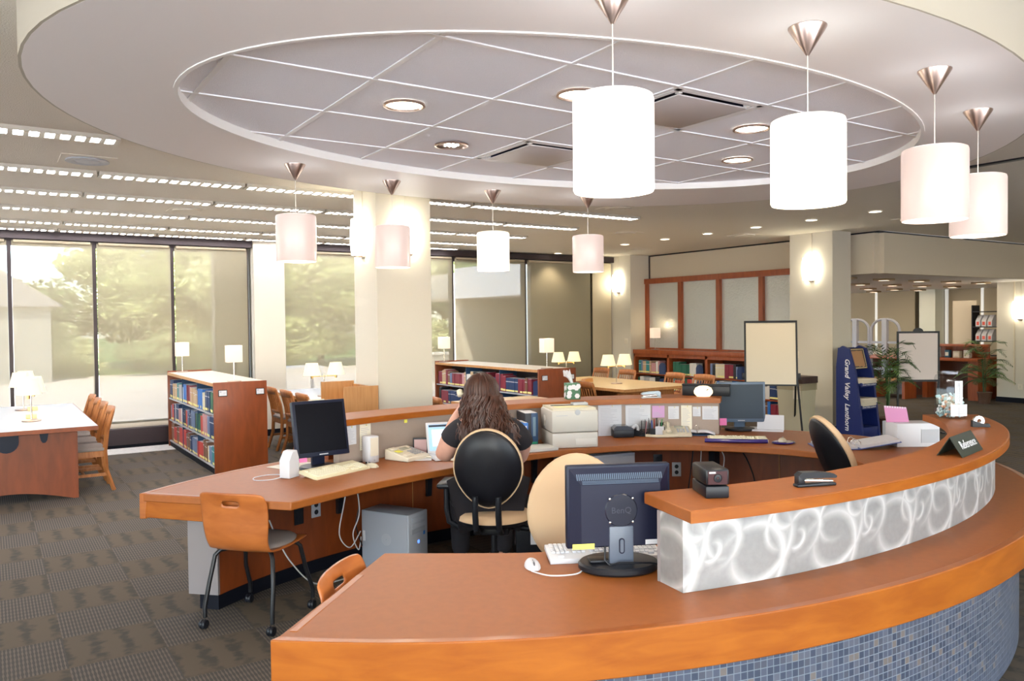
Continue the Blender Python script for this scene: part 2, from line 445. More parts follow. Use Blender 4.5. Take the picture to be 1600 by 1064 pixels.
# ---- window wall, Y = 12.5
struct('wall_back', MB().box(-8, 10.6, 12.62, 12.75, -.05, .02).box(-8, 11.2, 12.55, 12.75, 2.95, 3.25).box(3.40, 3.87, 12.3, 12.75, .10, 3.0).box(10.62, 11.2, 12.5, 12.75, 0, 3.0), M_wall, smooth=0)
struct('baseboard_back', MB().box(3.39, 3.88, 12.28, 12.76, 0, .10), M_kick, smooth=0)
struct('trim_window_head', MB().box(-8, 3.40, 12.36, 12.56, 2.88, 2.985).box(3.87, 10.6, 12.36, 12.56, 2.88, 2.985), M_dark, smooth=0)
def window(n, x0, x1, z0, warm=False, narrow=.024):
    f = MB()
    f.box(x0, x0 + narrow, 12.46, 12.58, z0, 2.88).box(x1 - narrow, x1, 12.46, 12.58, z0, 2.88)
    f.box(x0 + narrow, x1 - narrow, 12.48, 12.58, 2.80, 2.88).box(x0 + narrow, x1 - narrow, 12.48, 12.58, z0, z0 + .05)
    o = struct('window_%d' % n, f, M_dark, smooth=0)
    MB().box(x0 + narrow, x1 - narrow, 12.555, 12.561, z0 + .05, 2.80).build('pane', M_glass, o, smooth=0)
edges = [-2.8, -1.75, -.74, .26, 1.26, 2.27, 3.36]
WX = []
for i in range(6): WX.append((edges[i], edges[i + 1], .30))
WX += [(3.88, 5.40, .05), (5.40, 6.93, .05), (6.93, 8.49, .05), (8.49, 10.06, .05), (10.06, 10.6, .05)]
for i, (a, b_, z0) in enumerate(WX): window(i + 1, a, b_, z0)
for i, (a, b_, z0) in enumerate(WX):
    m_ = M_cloth2 if i == 10 else M_cloth
    t = thing('roller_shade', ['', '', 'translucent solar shade at the left edge of the picture', 'translucent solar shade behind the twin lamps of the left reading table',
              'translucent solar shade behind the wooden chairs of the left reading table', 'translucent solar shade behind the low bookcase on the left',
              'solar shade between wall pier and central column, over the centre twin lamp', 'solar shade mostly hidden behind the central column',
              'solar shade just right of the central column, above the middle bookcase', 'solar shade showing half trees, half opaque beige, left of the corner sconce',
              'narrow opaque shade beside the corner column with the sconce'][i] or ('solar shade beyond the left edge of the picture, %s' % ['farther out', 'nearer'][i]), 'blind', (a, 12.42, 0), 0, 'window shades on the window wall')
    MB().box(.028, b_ - a - .028, 0, .004, z0 + .02, 2.86).build('shade_cloth', m_, t, smooth=0)
    MB().tube([(.05, -.01, 2.85), (b_ - a - .05, -.01, 2.85)], .022, 10).build('roller', M_cloth2, t)
    MB().box(.028, b_ - a - .028, -.008, .012, z0 + .0, z0 + .035).build('hem_bar', M_beigep, t, smooth=0)
def heater(x0, x1, label):
    t = thing('radiator', label, 'radiator', (x0, 12.28, 0), 0)
    MB().box(0, x1 - x0, 0, .17, .05, .27, .004).build('cover', M_dark, t)
    MB().box(.02, x1 - x0 - .02, .02, .15, 0, .05).build('base', M_kick, t)
    MB().box(0, x1 - x0, .12, .27, .275, .30).build('sill', M_cream, t)
heater(-2.8, 3.36, 'long dark baseboard radiator under the left windows')
struct('trim_floor_left', MB().box(-3, 3.4, 11.75, 12.28, 0, .006), mat('stone_strip', (.62, .60, .58), .6, vary=.12, scale=20), smooth=0)

struct('wall_outer_pier', MB().box(8.78, 10.6, 12.70, 13.0, -.2, 3.25).box(2.93, 3.9, 12.78, 13.0, -.2, 3.25), mat('outer_pier', (.50, .44, .36), .9), smooth=0)
# ---- columns
def column(name, x0, x1, y0, y1, top=3.0):
    o = struct(name, MB().box(x0, x1, y0, y1, .10, top), M_wall, smooth=0)
    k = MB().box(x0 - .01, x1 + .01, y0 - .01, y1 + .01, 0, .10).build('baseboard', M_kick, o, smooth=0)
    return o
column('column', 3.02, 3.58, 6.86, 7.40)
column('column', 10.45, 10.90, 7.27, 8.02)
column('column', 10.60, 11.20, 11.87, 12.6)
struct('wall_alcove', MB().box(11.1, 11.2, 7.9, 11.87, 2.53, 2.975).box(11.1, 11.2, 7.9, 11.87, 0, 1.14).box(11.1, 11.2, 7.9, 8.02, 1.14, 2.53), M_wall2, smooth=0)
struct('trim_wall_reveal', MB().box(11.085, 11.1, 11.84, 11.87, 2.45, 3.0), M_dark, smooth=0)
# far rooms behind the alcove glass and the checkout
struct('wall_far', MB().box(21, 21.1, 6.9, 20, 0, 2.45).box(11.2, 21, 20, 20.1, 0, 2.45).box(17.45, 21, 6.9, 7.0, 0, 2.45), M_wall2, smooth=0)
for i, y in enumerate((9.7, 10.55, 12.4, 13.6, 15.0)):
    struct('trim_mullion', MB().box(19.7, 19.76, y - .03, y + .03, .1, 2.39), mat('mullion_glow', (.9, .9, .86), .4, emit=.25), smooth=0)  # no lamps: a slight glow is put into the mullion colour
for i, (y0, y1) in enumerate(((7.7, 8.9), (8.96, 9.67), (9.73, 10.5), (11.35, 12.37), (12.43, 13.57), (13.63, 14.97))):
    lab = ['beige drawn shade in far checkout area, behind the magazine shelves', 'narrow beige drawn shade behind the checkout magazine shelves', 'beige drawn shade above the checkout computer',
           'beige drawn shade above the poster stand', 'beige drawn shade behind the arched security gates', 'beige drawn shade behind the small wall fan'][i]
    t = tag(MB().box(0, .01, 0, y1 - y0, .6 if i < 3 else .3, 2.385).build('roller_shade', M_cloth2, None, (19.72, y0, 0), smooth=0), lab, 'blind', 'drawn shades in the checkout area')
struct('column', MB().box(19.3, 19.7, 10.6, 11.0, 0, 2.39), mat('pale_column', (.78, .80, .70), .8), smooth=0)

# ---- textured glass screen above the wall bookcase
t = thing('glazed_screen', 'red wood framed screen of textured glass above the wall bookcase', 'window screen', (11.0, 0, 0))
f = MB().box(-.04, .12, 8.02, 11.90, 2.43, 2.53)
for y in (11.81, 10.88, 9.93, 8.98, 8.03): f.box(-.02, .12, y - .005, y + .085, 1.17, 2.43)
f.box(-.02, .12, 8.02, 11.90, 1.14, 1.17)
f.build('frame', M_cherry, t, smooth=0)
g = mat('textured_glass', (.62, .63, .60), .28, .35, bump=1.0, bscale=34)
for a, b_ in ((10.965, 11.805), (10.015, 10.875), (9.065, 9.925), (8.115, 8.975)):
    MB().box(.04, .05, a, b_, 1.17, 2.43).build('glass_panel', g, t, smooth=0)

# ---- elliptical ceiling ring with tiled well
EC = (3.01, 3.70)
def ell(cx, cy, a, b_, t0=0, t1=360, n=96):
    return [(cx + a * math.cos(math.radians(t0 + (t1 - t0) * i / (n - 1))), cy + b_ * math.sin(math.radians(t0 + (t1 - t0) * i / (n - 1)))) for i in range(n)]
OUT0 = ell(0, 0, 2.82, 2.16); _c, _s = math.cos(math.radians(7)), math.sin(math.radians(7))
OUT = [(2.94 + x * _c - y * _s, 3.66 + x * _s + y * _c) for x, y in OUT0]; INN = ell(2.865, 3.51, 2.19, 1.443)
struct('ceiling_ring', MB().band(OUT, INN, 2.72, 2.999), M_ring, smooth=40)
FAS = [(2.94 + x * 1.004 * _c - y * 1.004 * _s, 3.66 + x * 1.004 * _s + y * 1.004 * _c) for x, y in OUT0]
struct('trim_ring_fascia', MB().band(FAS, OUT, 2.7205, 2.999), mat('fascia_cream', (.50, .46, .36), .7), smooth=40)
struct('trim_ring_lip', MB().band(INN, ell(2.865, 3.51, 2.172, 1.425), 2.715, 2.775), M_lip, smooth=40)
T = .61; X0 = 1.424; Y0 = 2.625
def inside(x, y, s=1.0): return ((x - 2.865) / (2.19 * s)) ** 2 + ((y - 3.51) / (1.44 * s)) ** 2 < 1
holes = ((2, 0), (2, 2))     # two open grid cells hold the supply vents
EP = ell(2.865, 3.51, 2.24, 1.49, 0, 352.5, 48)
def clip_cell(x0, x1, y0, y1):      # the part of a grid cell inside the well's ellipse
    P_ = EP
    for ax, s_, lim in ((0, 1, x0), (0, -1, x1), (1, 1, y0), (1, -1, y1)):
        Q = []
        for a, b_ in zip(P_, P_[1:] + P_[:1]):
            da, db = s_ * (a[ax] - lim), s_ * (b_[ax] - lim)
            if da >= 0: Q.append(a)
            if (da >= 0) != (db >= 0):
                f_ = da / (da - db); Q.append((a[0] + (b_[0] - a[0]) * f_, a[1] + (b_[1] - a[1]) * f_))
        P_ = Q
        if len(P_) < 3: return None
    return P_
mb = MB()
for i in range(-3, 8):
    for j in range(-3, 7):
        if (i, j) in holes: continue
        x, y = X0 + i * T, Y0 + j * T
        q_ = clip_cell(x, x + T, y, y + T)
        if q_: mb.prism(q_, 2.762, 2.79)
struct('ceiling_tiles', mb, M_tilec, smooth=0)
mb = MB()
def chord_x(y): k = 1 - ((y - 3.51) / 1.435) ** 2; return 2.18 * math.sqrt(k) if k > 0 else 0
def chord_y(x): k = 1 - ((x - 2.865) / 2.18) ** 2; return 1.435 * math.sqrt(k) if k > 0 else 0
for i in range(-3, 8):
    x = X0 + i * T; c = chord_y(x)
    if c: mb.box(x - .012, x + .012, 3.51 - c, 3.51 + c, 2.757, 2.763)
for j in range(-3, 7):
    y = Y0 + j * T; c = chord_x(y)
    if c: mb.box(2.865 - c, 2.865 + c, y - .012, y + .012, 2.756, 2.7625)
struct('trim_ceiling_grid', mb, M_grid, smooth=0)

# ---- lights and vents in the ceiling
def downlight(x, y, z, r, label, grp, lit=True, big=False):
    t = thing('recessed_downlight', label, 'ceiling light', (x, y, z), 0, grp)
    MB().lathe([(r * 1.0, -.001), (r * 1.02, -.010), (r * .9, -.012), (r * .86, -.002)], seg=28).build('trim_ring', M_copper if big else M_lip, t)
    MB().lathe([(0, -.003), (r * .87, -.003)], seg=28).build('reflector', M_led if lit else M_chrome, t)
    if big:
        for dx in (-.028, 0, .028): MB().box(dx - .006, dx + .006, -.03, .03, -.008, -.0035).build('lamp', M_dllamp, t)
for (x, y, lab, lit) in ((1.71, 3.53, 'large lit downlight in the tiles at the left of the ceiling well', True),
                    (2.32, 2.95, 'lit downlight in the tiles just left of the largest pendant shade', True),
                    (2.33, 4.18, 'silver dimmer downlight beside the left ceiling vent', False),
                    (3.56, 2.98, 'lit downlight in the tiles just left of the brightest pendant, upper one', True),
                    (4.17, 3.61, 'lit downlight in the tiles between the two vents and bright pendant, lower one', True)):
    downlight(x, y, 2.76, .10, lab, 'downlights in the ceiling well', lit, True)
DLY = [5.7, 6.6, 7.5, 8.4, 9.3, 10.25, 11.2, 12.15]
ordn = ['nearest', 'second', 'third', 'fourth', 'fifth', 'sixth', 'seventh', 'farthest']
for i, y in enumerate(DLY):
    downlight(9.04, y, 3.0, .08, 'small lit downlight in flat ceiling, %s of the row running toward the windows' % ordn[i], 'row of small downlights')
    light('downlight_lamp', 'SPOT', (9.04, y, 2.97), 28, (1, .82, .6), spot_size=math.radians(110), spot_blend=.6, shadow_soft_size=.07)
for (x, y) in ((1.71, 3.53), (2.32, 2.95), (3.56, 2.98), (4.17, 3.61)):
    light('downlight_lamp', 'SPOT', (x, y, 2.73), 16, (1, .84, .62), spot_size=math.radians(115), spot_blend=.5, shadow_soft_size=.08)
for (x, y, lab) in ((6.1, 7.02, 'round ceiling vent below the ring beyond the small pendants'), (.68, 7.02, 'round ceiling vent between the first two light strips on the left'),
                    (1.9, 9.5, 'faint round ceiling vent between light strips, above the low bookcase'), (7.9, 8.95, 'faint round vent in the ceiling left of the downlight row'),
                    (9.75, 8.3, 'flat round ceiling vent between the downlights and the glazed screen'), (10.2, 5.9, 'flat round ceiling vent right of the nearest small downlight'),
                    (9.9, 10.9, 'flat round ceiling vent near the corner sconce')):
    t = thing('ceiling_vent', lab, 'vent', (x, y, 3.0), 0, 'round ceiling vents')
    MB().box(-.19, .19, -.19, .19, -.004, 0).build('backing_plate', M_ceil, t, smooth=0)
    MB().lathe([(.15, -.004), (.155, -.016), (.12, -.02), (.09, -.008), (.08, -.016), (0, -.02)], seg=28).build('diffuser', M_greyp if x < 1 else M_ceil, t)
for k, (i, j) in enumerate(holes):
    x, y = X0 + (i + .5) * T, Y0 + (j + .5) * T
    lab = 'square drop-plate vent beside the largest pendant, upper of two in the tiles' if k == 0 else 'square drop-plate vent lower left of the largest pendant, in the tiles'
    t = thing('supply_vent', lab, 'vent', (x, y, 2.76), 0, 'square supply vents')
    MB().box(-.30, .30, -.30, .30, .10, .11).box(-.30, -.285, -.30, .30, 0, .10).box(.285, .30, -.30, .30, 0, .10).box(-.285, .285, -.30, -.285, 0, .10).box(-.285, .285, .285, .30, 0, .10).build('housing', mat('duct_blue_black', (.02, .03, .08), .5), t, smooth=0)
    MB().box(-.235, .235, -.235, .235, -.012, -.004, .003).build('drop_plate', mat('vent_plate', (.55, .50, .48), .45), t)
    fr = MB()
    for a in (0, 1, 2, 3):
        fr.box(-.29, .29, .262, .29, -.004, .006, rot=RZ(a * PI / 2), about=(0, 0, 0))
    fr.build('rim', M_grid, t, smooth=0)
    for sx, sy in ((1, 1), (-1, 1), (1, -1), (-1, -1)):
        MB().box(sx * .235 - .012, sx * .235 + .012, sy * .235 - .012, sy * .235 + .012, -.004, .10).build('bracket', M_lip, t, smooth=0)

# fluorescent strips: six rows of louvred fixtures end to end
def make_strip(L=1.19):
    t = thing('strip_light', 'fluorescent', 'ceiling light', (0, 0, 3.0), 0, 'fluorescent strips over the reading room')
    MB().box(-L / 2, L / 2, -.085, -.075, -.03, 0).box(-L / 2, L / 2, .075, .085, -.03, 0).box(-L / 2, -L / 2 + .012, -.075, .075, -.03, 0).box(L / 2 - .012, L / 2, -.075, .075, -.03, 0).build('housing', mat('strip_housing', (.55, .50, .42), .5), t, smooth=0)
    MB().box(-L / 2 + .02, L / 2 - .02, -.06, .06, -.024, -.002).build('tube', M_tube, t, smooth=0)
    lv = MB()
    n_ = 13
    for k in range(n_ + 1):
        x = -L / 2 + .014 + (L - .028) * k / n_
        lv.box(x - .016, x + .016, -.073, .073, -.032, -.010)
        if k < n_:   # faceted reflector between the blades
            pass
    lv.build('louver_slats', mat('louver_silver', (.62, .58, .50), .35, .3), t, smooth=0)
    return t
proto = make_strip(); first = True
rown = ['nearest', 'second', 'third', 'fourth', 'fifth', 'farthest']
cn = {}
for r, Y in enumerate((6.12, 7.55, 8.78, 10.03, 11.27, 12.12)):
    k = 0; x = 6.85 - .605
    while x > -3.0:
        under_ring = r == 0 and x > .75
        if x > (-1.2 if r else -.6) and not under_ring:
            o = proto if first else copy_tree(proto); first = False
            o.location = (x, Y, 3.0)
            k += 1
            side = 'right of' if x > 3.6 else 'left of'
            o['label'] = 'fluorescent strip, %s row, %s from the row end, %s central column' % (rown[r], ['', 'first', 'second', 'third', 'fourth', 'fifth', 'sixth', 'seventh', 'eighth'][k], side)
        x -= 1.21

# ---- pendants
def make_pendant():
    t = thing('pendant_lamp', 'p', 'pendant lamp', (0, 0, 2.72), 0, 'pendants under the ceiling ring')
    MB().lathe([(0, 0), (.065, 0), (.065, -.004), (.006, -.098), (0, -.10)], seg=32).build('canopy', M_copper, t)
    MB().tube([(0, 0, -.095), (0, 0, -.33)], .0022, 6).build('cord', mat('cord_pale', (.6, .55, .48), .5), t)
    R = .126
    o = MB().lathe([(.012, -.322), (R - .012, -.322), (R - .003, -.326), (R, -.336), (R, -.612), (R - .004, -.618), (R - .008, -.612), (R - .008, -.34), (R - .014, -.332), (.012, -.332)], seg=56).build('glass_shade', M_pend_dim, t)
    MB().lathe([(.0, -.33), (.018, -.33), (.018, -.40), (.0, -.40)], seg=16).build('socket', M_whitep, t)
    MB().lathe([(.0, -.40), (.022, -.41), (.034, -.45), (.026, -.49), (0, -.505)], seg=16).build('bulb', mat('bulb_glow', (1, 1, 1), .4, emit=3, ecol=(1, .85, .6)), t)
    return t
proto = make_pendant()
PEN = [((1.64, 1.91), 1, 'largest white drum pendant, hanging nearest at top centre'), ((2.42, 1.78), 1, 'brightest glowing drum pendant, right of the largest one'),
       ((3.29, 1.81), 0, 'pinkish drum pendant overlapping the one at the right edge, nearer of the two'), ((4.12, 2.05), 0, 'pinkish drum pendant at far right, partly behind its neighbour'),
       ((1.66, 5.02), 0, 'small dim drum pendant hanging left of the central column'), ((2.44, 5.26), 0, 'small dim drum pendant hanging before the central column'),
       ((3.29, 5.26), 2, 'small glowing cream drum pendant just right of the central column'), ((4.10, 5.10), 0, 'small dim drum pendant left of the corner wall sconce')]
M_pend_mid = mat('pendant_glass_warm', (.7, .66, .58), .3, emit=.6, ecol=(1, .9, .7))
M_pend_a = mat('pendant_glass_white', (.78, .73, .71), .3, emit=.55, ecol=(1, .93, .88))
for i, ((x, y), lit, lab) in enumerate(PEN):
    o = proto if i == 0 else copy_tree(proto)
    o.location = (x, y, 2.72); o['label'] = lab
    for ch in o.children:
        if ch.name.startswith('glass_shade'):
            ch.data = ch.data.copy(); ch.data.materials[0] = {0: M_pend_dim, 1: M_pend_lit, 2: M_pend_mid}[lit] if i else M_pend_a
    light('pendant_bulb', 'POINT', (x, y, 2.09), 6 if lit else 3.5, (1, .9, .75), shadow_soft_size=.08)
    light('ceiling_fill', 'POINT', (x, y, 2.40 + .05), .9, (.92, .95, 1), shadow_soft_size=.12)  # extra lamp above the closed shade, added to brighten ring and tiles

# ---- wall sconces
def make_sconce():
    t = thing('wall_sconce', 's', 'wall lamp', (0, 0, 0), 0, 'glowing glass wall sconces')
    # a bulged square of glass: local +y points out of the wall
    rows = []
    for k in range(9):
        z = -.17 + .34 * k / 8; bul = math.cos((k / 8 - .5) * 2.2) * .028
        wd = .105 + bul
        row = [(-wd, .0, z)]
        for q in range(9):
            a = -1 + 2 * q / 8
            row.append((a * wd, .055 + .045 * (1 - a * a) + bul * .6, z))
        row.append((wd, .0, z)); rows.append(row)
    MB().grid(rows).build('glass', M_sconce, t, smooth=60)
    MB().box(-.05, .05, 0, .03, -.195, -.165, .004).box(-.03, .03, .03, .09, -.19, -.175, .004).build('bracket', M_copper, t)
    MB().box(-.006, .006, 0, .012, .17, .53).build('wire_cover', M_wall, t, smooth=0)
    return t
proto = make_sconce(); 
for i, (x, y, z, rz, lab) in enumerate(((3.02, 7.17, 2.53, PI / 2, 'glowing wall sconce on the left face of the central column'),
                                  (3.32, 6.86, 2.53, PI, 'glowing wall sconce on central column front, half behind a small pendant'),
                                  (10.60, 12.22, 2.46, PI / 2, 'glowing wall sconce on the corner column by the windows'),
                                  (10.45, 7.62, 2.46, PI / 2, 'glowing wall sconce on the column beside the glazed screen'),
                                  (16.95, 7.62, 1.83, PI / 2, 'glowing wall sconce on the white wall at the right edge'))):
    o = proto if i == 0 else copy_tree(proto)
    o.location = (x, y, z); o.rotation_euler = (0, 0, rz); o['label'] = lab
    dx, dy = (-.16, 0) if rz == PI / 2 else (0, -.16)
    light('sconce_bulb', 'POINT', (x + dx, y + dy, z), 1.5, (1, .92, .74), shadow_soft_size=.1)
# low ceiling fixtures over the checkout
RL = [['front', 8.1, (12.0, 13.1, 14.2, 15.3, 16.4)], ['second', 9.4, (12.5, 13.4, 14.4, 15.5, 16.6, 17.8)], ['third', 10.8, (14.6, 15.7, 16.85, 17.9, 18.9)], ['back', 11.9, (17.4, 18.8)]]
protoL = None
for nm, Y, xs in RL:
    for k, x in enumerate(xs):
        lab = 'small square surface light on the low checkout ceiling, %s row, %s from the left' % (nm, ['first', 'second', 'third', 'fourth', 'fifth', 'sixth', 'seventh'][k])
        if protoL is None:
            t = thing('surface_light', lab, 'ceiling light', (x, Y, 2.39), 0, 'small surface lights over the checkout')
            MB().box(-.13, .13, -.13, .13, -.035, 0, .004).build('housing', M_brownedge, t)
            MB().lathe([(0, -.037), (.085, -.037), (.09, -.034)], seg=20).build('lens', mat('lens_glow', (1, 1, 1), .4, emit=1.6, ecol=(1, .72, .5)), t)
            protoL = t
        else:
            o = copy_tree(protoL); o.location = (x, Y, 2.39); o['label'] = lab
light('checkout_glow', 'AREA', (15.5, 10, 2.33), 60, (1, .85, .65), (0, 0, 0), shape='RECTANGLE', size=7, size_y=4)

# ================================================================== OUTSIDE
struct('ground_plaza', MB().box(-60, 60, 12.76, 34, -.2, -.15), mat('plaza', (.78, .66, .56), .9, vary=.1, scale=1.5), smooth=0)
struct('ground_lawn', MB().box(-90, 110, 34, 140, -.2, -.14), mat('lawn', (.14, .22, .05), .95, vary=.3, scale=.5), smooth=0)
t = thing('concrete_wall', 'low pale concrete wall outside the windows right of the central column', 'wall', (12.5, 22.5, -.15))
MB().box(-3.2, 9, -.15, .15, 0, .85).build('body', mat('concrete', (.55, .50, .42), .9), t, smooth=0)
MB().box(-3.25, 9.05, -.2, .2, .85, .93).build('coping', mat('concrete_light', (.8, .75, .66), .9), t, smooth=0)
t = thing('house', 'grey gabled house outside the leftmost windows', 'building', (.8, 31.0, -.15))
MB().box(-3.4, 1.0, 0, 5, 0, 2.6).build('wall', mat('house_wall', (.34, .33, .30), .9), t, smooth=0)
MB().prism([(-3.8, 2.55), (1.4, 2.55), (-.4, 3.75), (-2.0, 3.75)], -5.3, .3, rot=RX(PI / 2)).build('roof', mat('house_roof', (.30, .28, .28), .9), t, smooth=0)
t = thing('building_wing', 'beige projecting building wing outside, above trees right of the column', 'building', (15.5, 24, -.15))
MB().box(-1.4, 9.5, 0, 6, 2.75, 3.65).build('wall', mat('concrete', (.55, .50, .42)), t, smooth=0)
MB().box(6.5, 9.4, 1, 7, 0, 2.75).build('pier', mat('concrete', (.55, .50, .42)), t, smooth=0)
# garden bench and a white chair on the plaza
t = thing('garden_table', 'pale slatted table outside behind the centre twin lamp', 'table', (6.6, 21.0, -.15))
MB().box(-.9, .9, -.45, .45, .70, .74).build('table_top', M_whitep, t, smooth=0)
for sx in (-1, 1):
    for sy in (-1, 1): MB().box(sx * .85 - .03, sx * .85 + .03, sy * .4 - .03, sy * .4 + .03, 0, .70).build('leg', M_whitep, t, smooth=0)
M_leaf = [mat('leaf_%d' % i, c, .8, vary=.35, scale=2.0) for i, c in enumerate(((.40, .43, .17), (.24, .29, .13), (.54, .56, .27)))]
M_bark = mat('bark', (.12, .09, .06), .9)
def crown_mesh(seed, leafn=6500):
    rr = random.Random(seed); bm = bmesh.new()
    blobs = [(rr.uniform(-.75, .75), rr.uniform(-.6, .6), rr.uniform(-.75, .9), rr.uniform(.32, .52)) for _ in range(15)]
    for _ in range(leafn):
        bx, by, bz, br = rr.choice(blobs)
        d = Vector((rr.gauss(0, 1), rr.gauss(0, 1), rr.gauss(0, 1))).normalized() * br * rr.uniform(.75, 1.05)
        c = Vector((bx, by, bz)) + d
        a = Vector((rr.gauss(0, 1), rr.gauss(0, 1), rr.gauss(0, 1))).normalized(); b2 = a.cross(Vector((rr.gauss(0, 1), rr.gauss(0, 1), rr.gauss(0, 1)))).normalized()
        s = rr.uniform(.03, .07)
        bm.faces.new([bm.verts.new(c + a * s), bm.verts.new(c + b2 * s * .6), bm.verts.new(c - a * s), bm.verts.new(c - b2 * s * .6)])
    for bx, by, bz, br in blobs:
        m_ = Matrix.Translation((bx, by, bz)) @ Matrix.Diagonal((br * .60,) * 3 + (1,))
        bmesh.ops.create_icosphere(bm, subdivisions=2, radius=1, matrix=m_)
    me = bpy.data.meshes.new('crown'); bm.to_mesh(me); bm.free(); return me
CM = [crown_mesh(i) for i in range(3)]
TR = [(-7.5, 38, 4.6, 3.0, 1, 'dark broad tree beyond the far left window'), (-2.2, 39, 4.3, 2.9, 0, 'green tree above the house roof, far left window'), (2.0, 38.5, 4.3, 2.8, 1, 'round mid green tree left of the second mullion'),
      (5.3, 37, 4.6, 2.7, 0, 'bushy tree in the third window bay, lower half'), (6.6, 40, 6.0, 3.4, 0, 'tall yellow green tree rising into the sky of the third bay'), (9.2, 34.5, 6.4, 3.0, 2, 'tall pale tree behind the low bookcase lamps'),
      (12.6, 35, 5.0, 2.9, 0, 'tree left of the pier beside the low bookcase'), (16.0, 36, 6.2, 3.4, 2, 'light green tree just right of the wall pier'), (20.0, 37, 6.0, 3.6, 1, 'dark tall tree in the window before the central column'),
      (24.5, 38, 4.9, 3.2, 2, 'yellow green tree hidden partly by the central column'), (29.0, 37, 5.4, 3.2, 0, 'full tree in the window right of the central column'), (33.5, 38.5, 5.0, 3.4, 1, 'dark tree beneath the projecting wing'),
      (38.5, 39, 5.2, 3.4, 2, 'pale tree in the half shaded window'), (44, 40, 5.4, 3.6, 0, 'tree far right outside the last open shade')]
for i, (x, y, h_, r_, kk, lab) in enumerate(TR):
    t = thing('tree', lab, 'tree', (x, y, -.15), 0, 'trees outside the windows')
    me = CM[i % 3].copy(); me.materials.append(M_leaf[kk])
    o = bpy.data.objects.new('crown', me); C.objects.link(o); o.parent = t
    o.scale = (r_, r_, h_ * .37); o.location = (0, 0, h_ * .55); o.rotation_euler = (0, 0, i * 1.3)
    MB().tube([(0, 0, 0), (.05, 0, h_ * .3), (0, .05, h_ * .7)], .18, 8, r1=.08).build('trunk', M_bark, t)
for i in range(9):
    x = -4 + i * 5.2
    t = thing('bush', 'low leafy bush at the plaza edge, %s from the left' % ['first', 'second', 'third', 'fourth', 'fifth', 'sixth', 'seventh', 'eighth', 'ninth'][i], 'bush', (x, 33.2 + (i % 2) * .8, -.15), 0, 'bushes along the plaza')
    me = CM[i % 3].copy(); me.materials.append(M_leaf[(i * 2) % 3])
    o = bpy.data.objects.new('foliage', me); C.objects.link(o); o.parent = t
    o.scale = (2.4, 1.2, 1.0); o.location = (0, 0, .9)

# ================================================================== THE REFERENCE DESK
def resample(P_, n):
    # smooth the polyline (Catmull-Rom) and sample it evenly by length
    Q = []
    m = len(P_)
    for i in range(m - 1):
        p0, p1, p2, p3 = P_[max(i - 1, 0)], P_[i], P_[i + 1], P_[min(i + 2, m - 1)]
        for k in range(12):
            t = k / 12
            Q.append(tuple(.5 * ((2 * p1[d]) + (-p0[d] + p2[d]) * t + (2 * p0[d] - 5 * p1[d] + 4 * p2[d] - p3[d]) * t * t + (-p0[d] + 3 * p1[d] - 3 * p2[d] + p3[d]) * t ** 3) for d in (0, 1)))
    Q.append(P_[-1])
    L = [0]
    for a, b_ in zip(Q, Q[1:]): L.append(L[-1] + math.dist(a, b_))
    out = []; j = 0
    for i in range(n):
        s = L[-1] * i / (n - 1)
        while j < len(L) - 2 and L[j + 1] < s: j += 1
        f = (s - L[j]) / max(1e-9, L[j + 1] - L[j])
        out.append((Q[j][0] + (Q[j + 1][0] - Q[j][0]) * f, Q[j][1] + (Q[j + 1][1] - Q[j][1]) * f))
    return out
NB = 120
INNER = [(1.37, 3.08), (1.71, 2.84), (1.92, 2.71), (2.3, 2.55), (2.8, 2.46), (3.3, 2.46), (3.9, 2.56), (4.4, 2.77), (4.8, 3.08), (4.97, 3.42), (4.93, 3.72), (4.80, 4.00),
         (4.58, 4.29), (4.21, 4.60), (3.8, 4.73), (3.4, 4.765), (3.0, 4.73), (2.41, 4.60), (1.99, 4.50), (1.61, 4.36), (1.35, 4.25)]
wo_ = ell(3.02, 3.705, 2.93, 2.09, 217.9, 501.8, NB); wi_ = resample(INNER, NB)
desk = thing('reference_desk', 'oval orange cherry reference desk ringing the staff area, with grey mosaic front', 'desk', (0, 0, 0))
o = MB().band(wo_, wi_, .695, .74).build('worktop', M_desktop, desk); mod_bevel(o, .006)
# outer fascia band and the thick end piece at each mouth of the ring
fo_ = ell(3.02, 3.705, 2.935, 2.095, 217.7, 502.0, NB); fi_ = ell(3.02, 3.705, 2.90, 2.06, 217.9, 501.8, NB)
fb = MB().band(fo_, fi_, .595, .742)
A, B = Vector((.74, 4.99)), Vector((1.35, 4.25)); d = (B - A)
nrm = Vector((-d.y, d.x)).normalized() * -1
def slab(mb, a, b_, n_, th, z0, z1, mi=0):
    return mb.prism([(a.x, a.y), (b_.x, b_.y), (b_.x - n_.x * th, b_.y - n_.y * th), (a.x - n_.x * th, a.y - n_.y * th)], z0, z1, mi)
n1 = Vector((d.y, -d.x)).normalized()       # outward for the left end
if n1.x > 0: n1 = -n1
slab(fb, A + n1 * .004, A + d * .66 + n1 * .004, n1, .03, .60, .7415)
A2, B2 = Vector((.77, 2.46)), Vector((1.37, 3.08)); d2 = B2 - A2; n2 = Vector((-d2.y, d2.x)).normalized()
slab(fb, A2 + n2 * .004, A2 + d2 * .66 + n2 * .004, n2, .03, .60, .7415)
o = fb.build('fascia', M_fascia, desk); mod_bevel(o, .004)
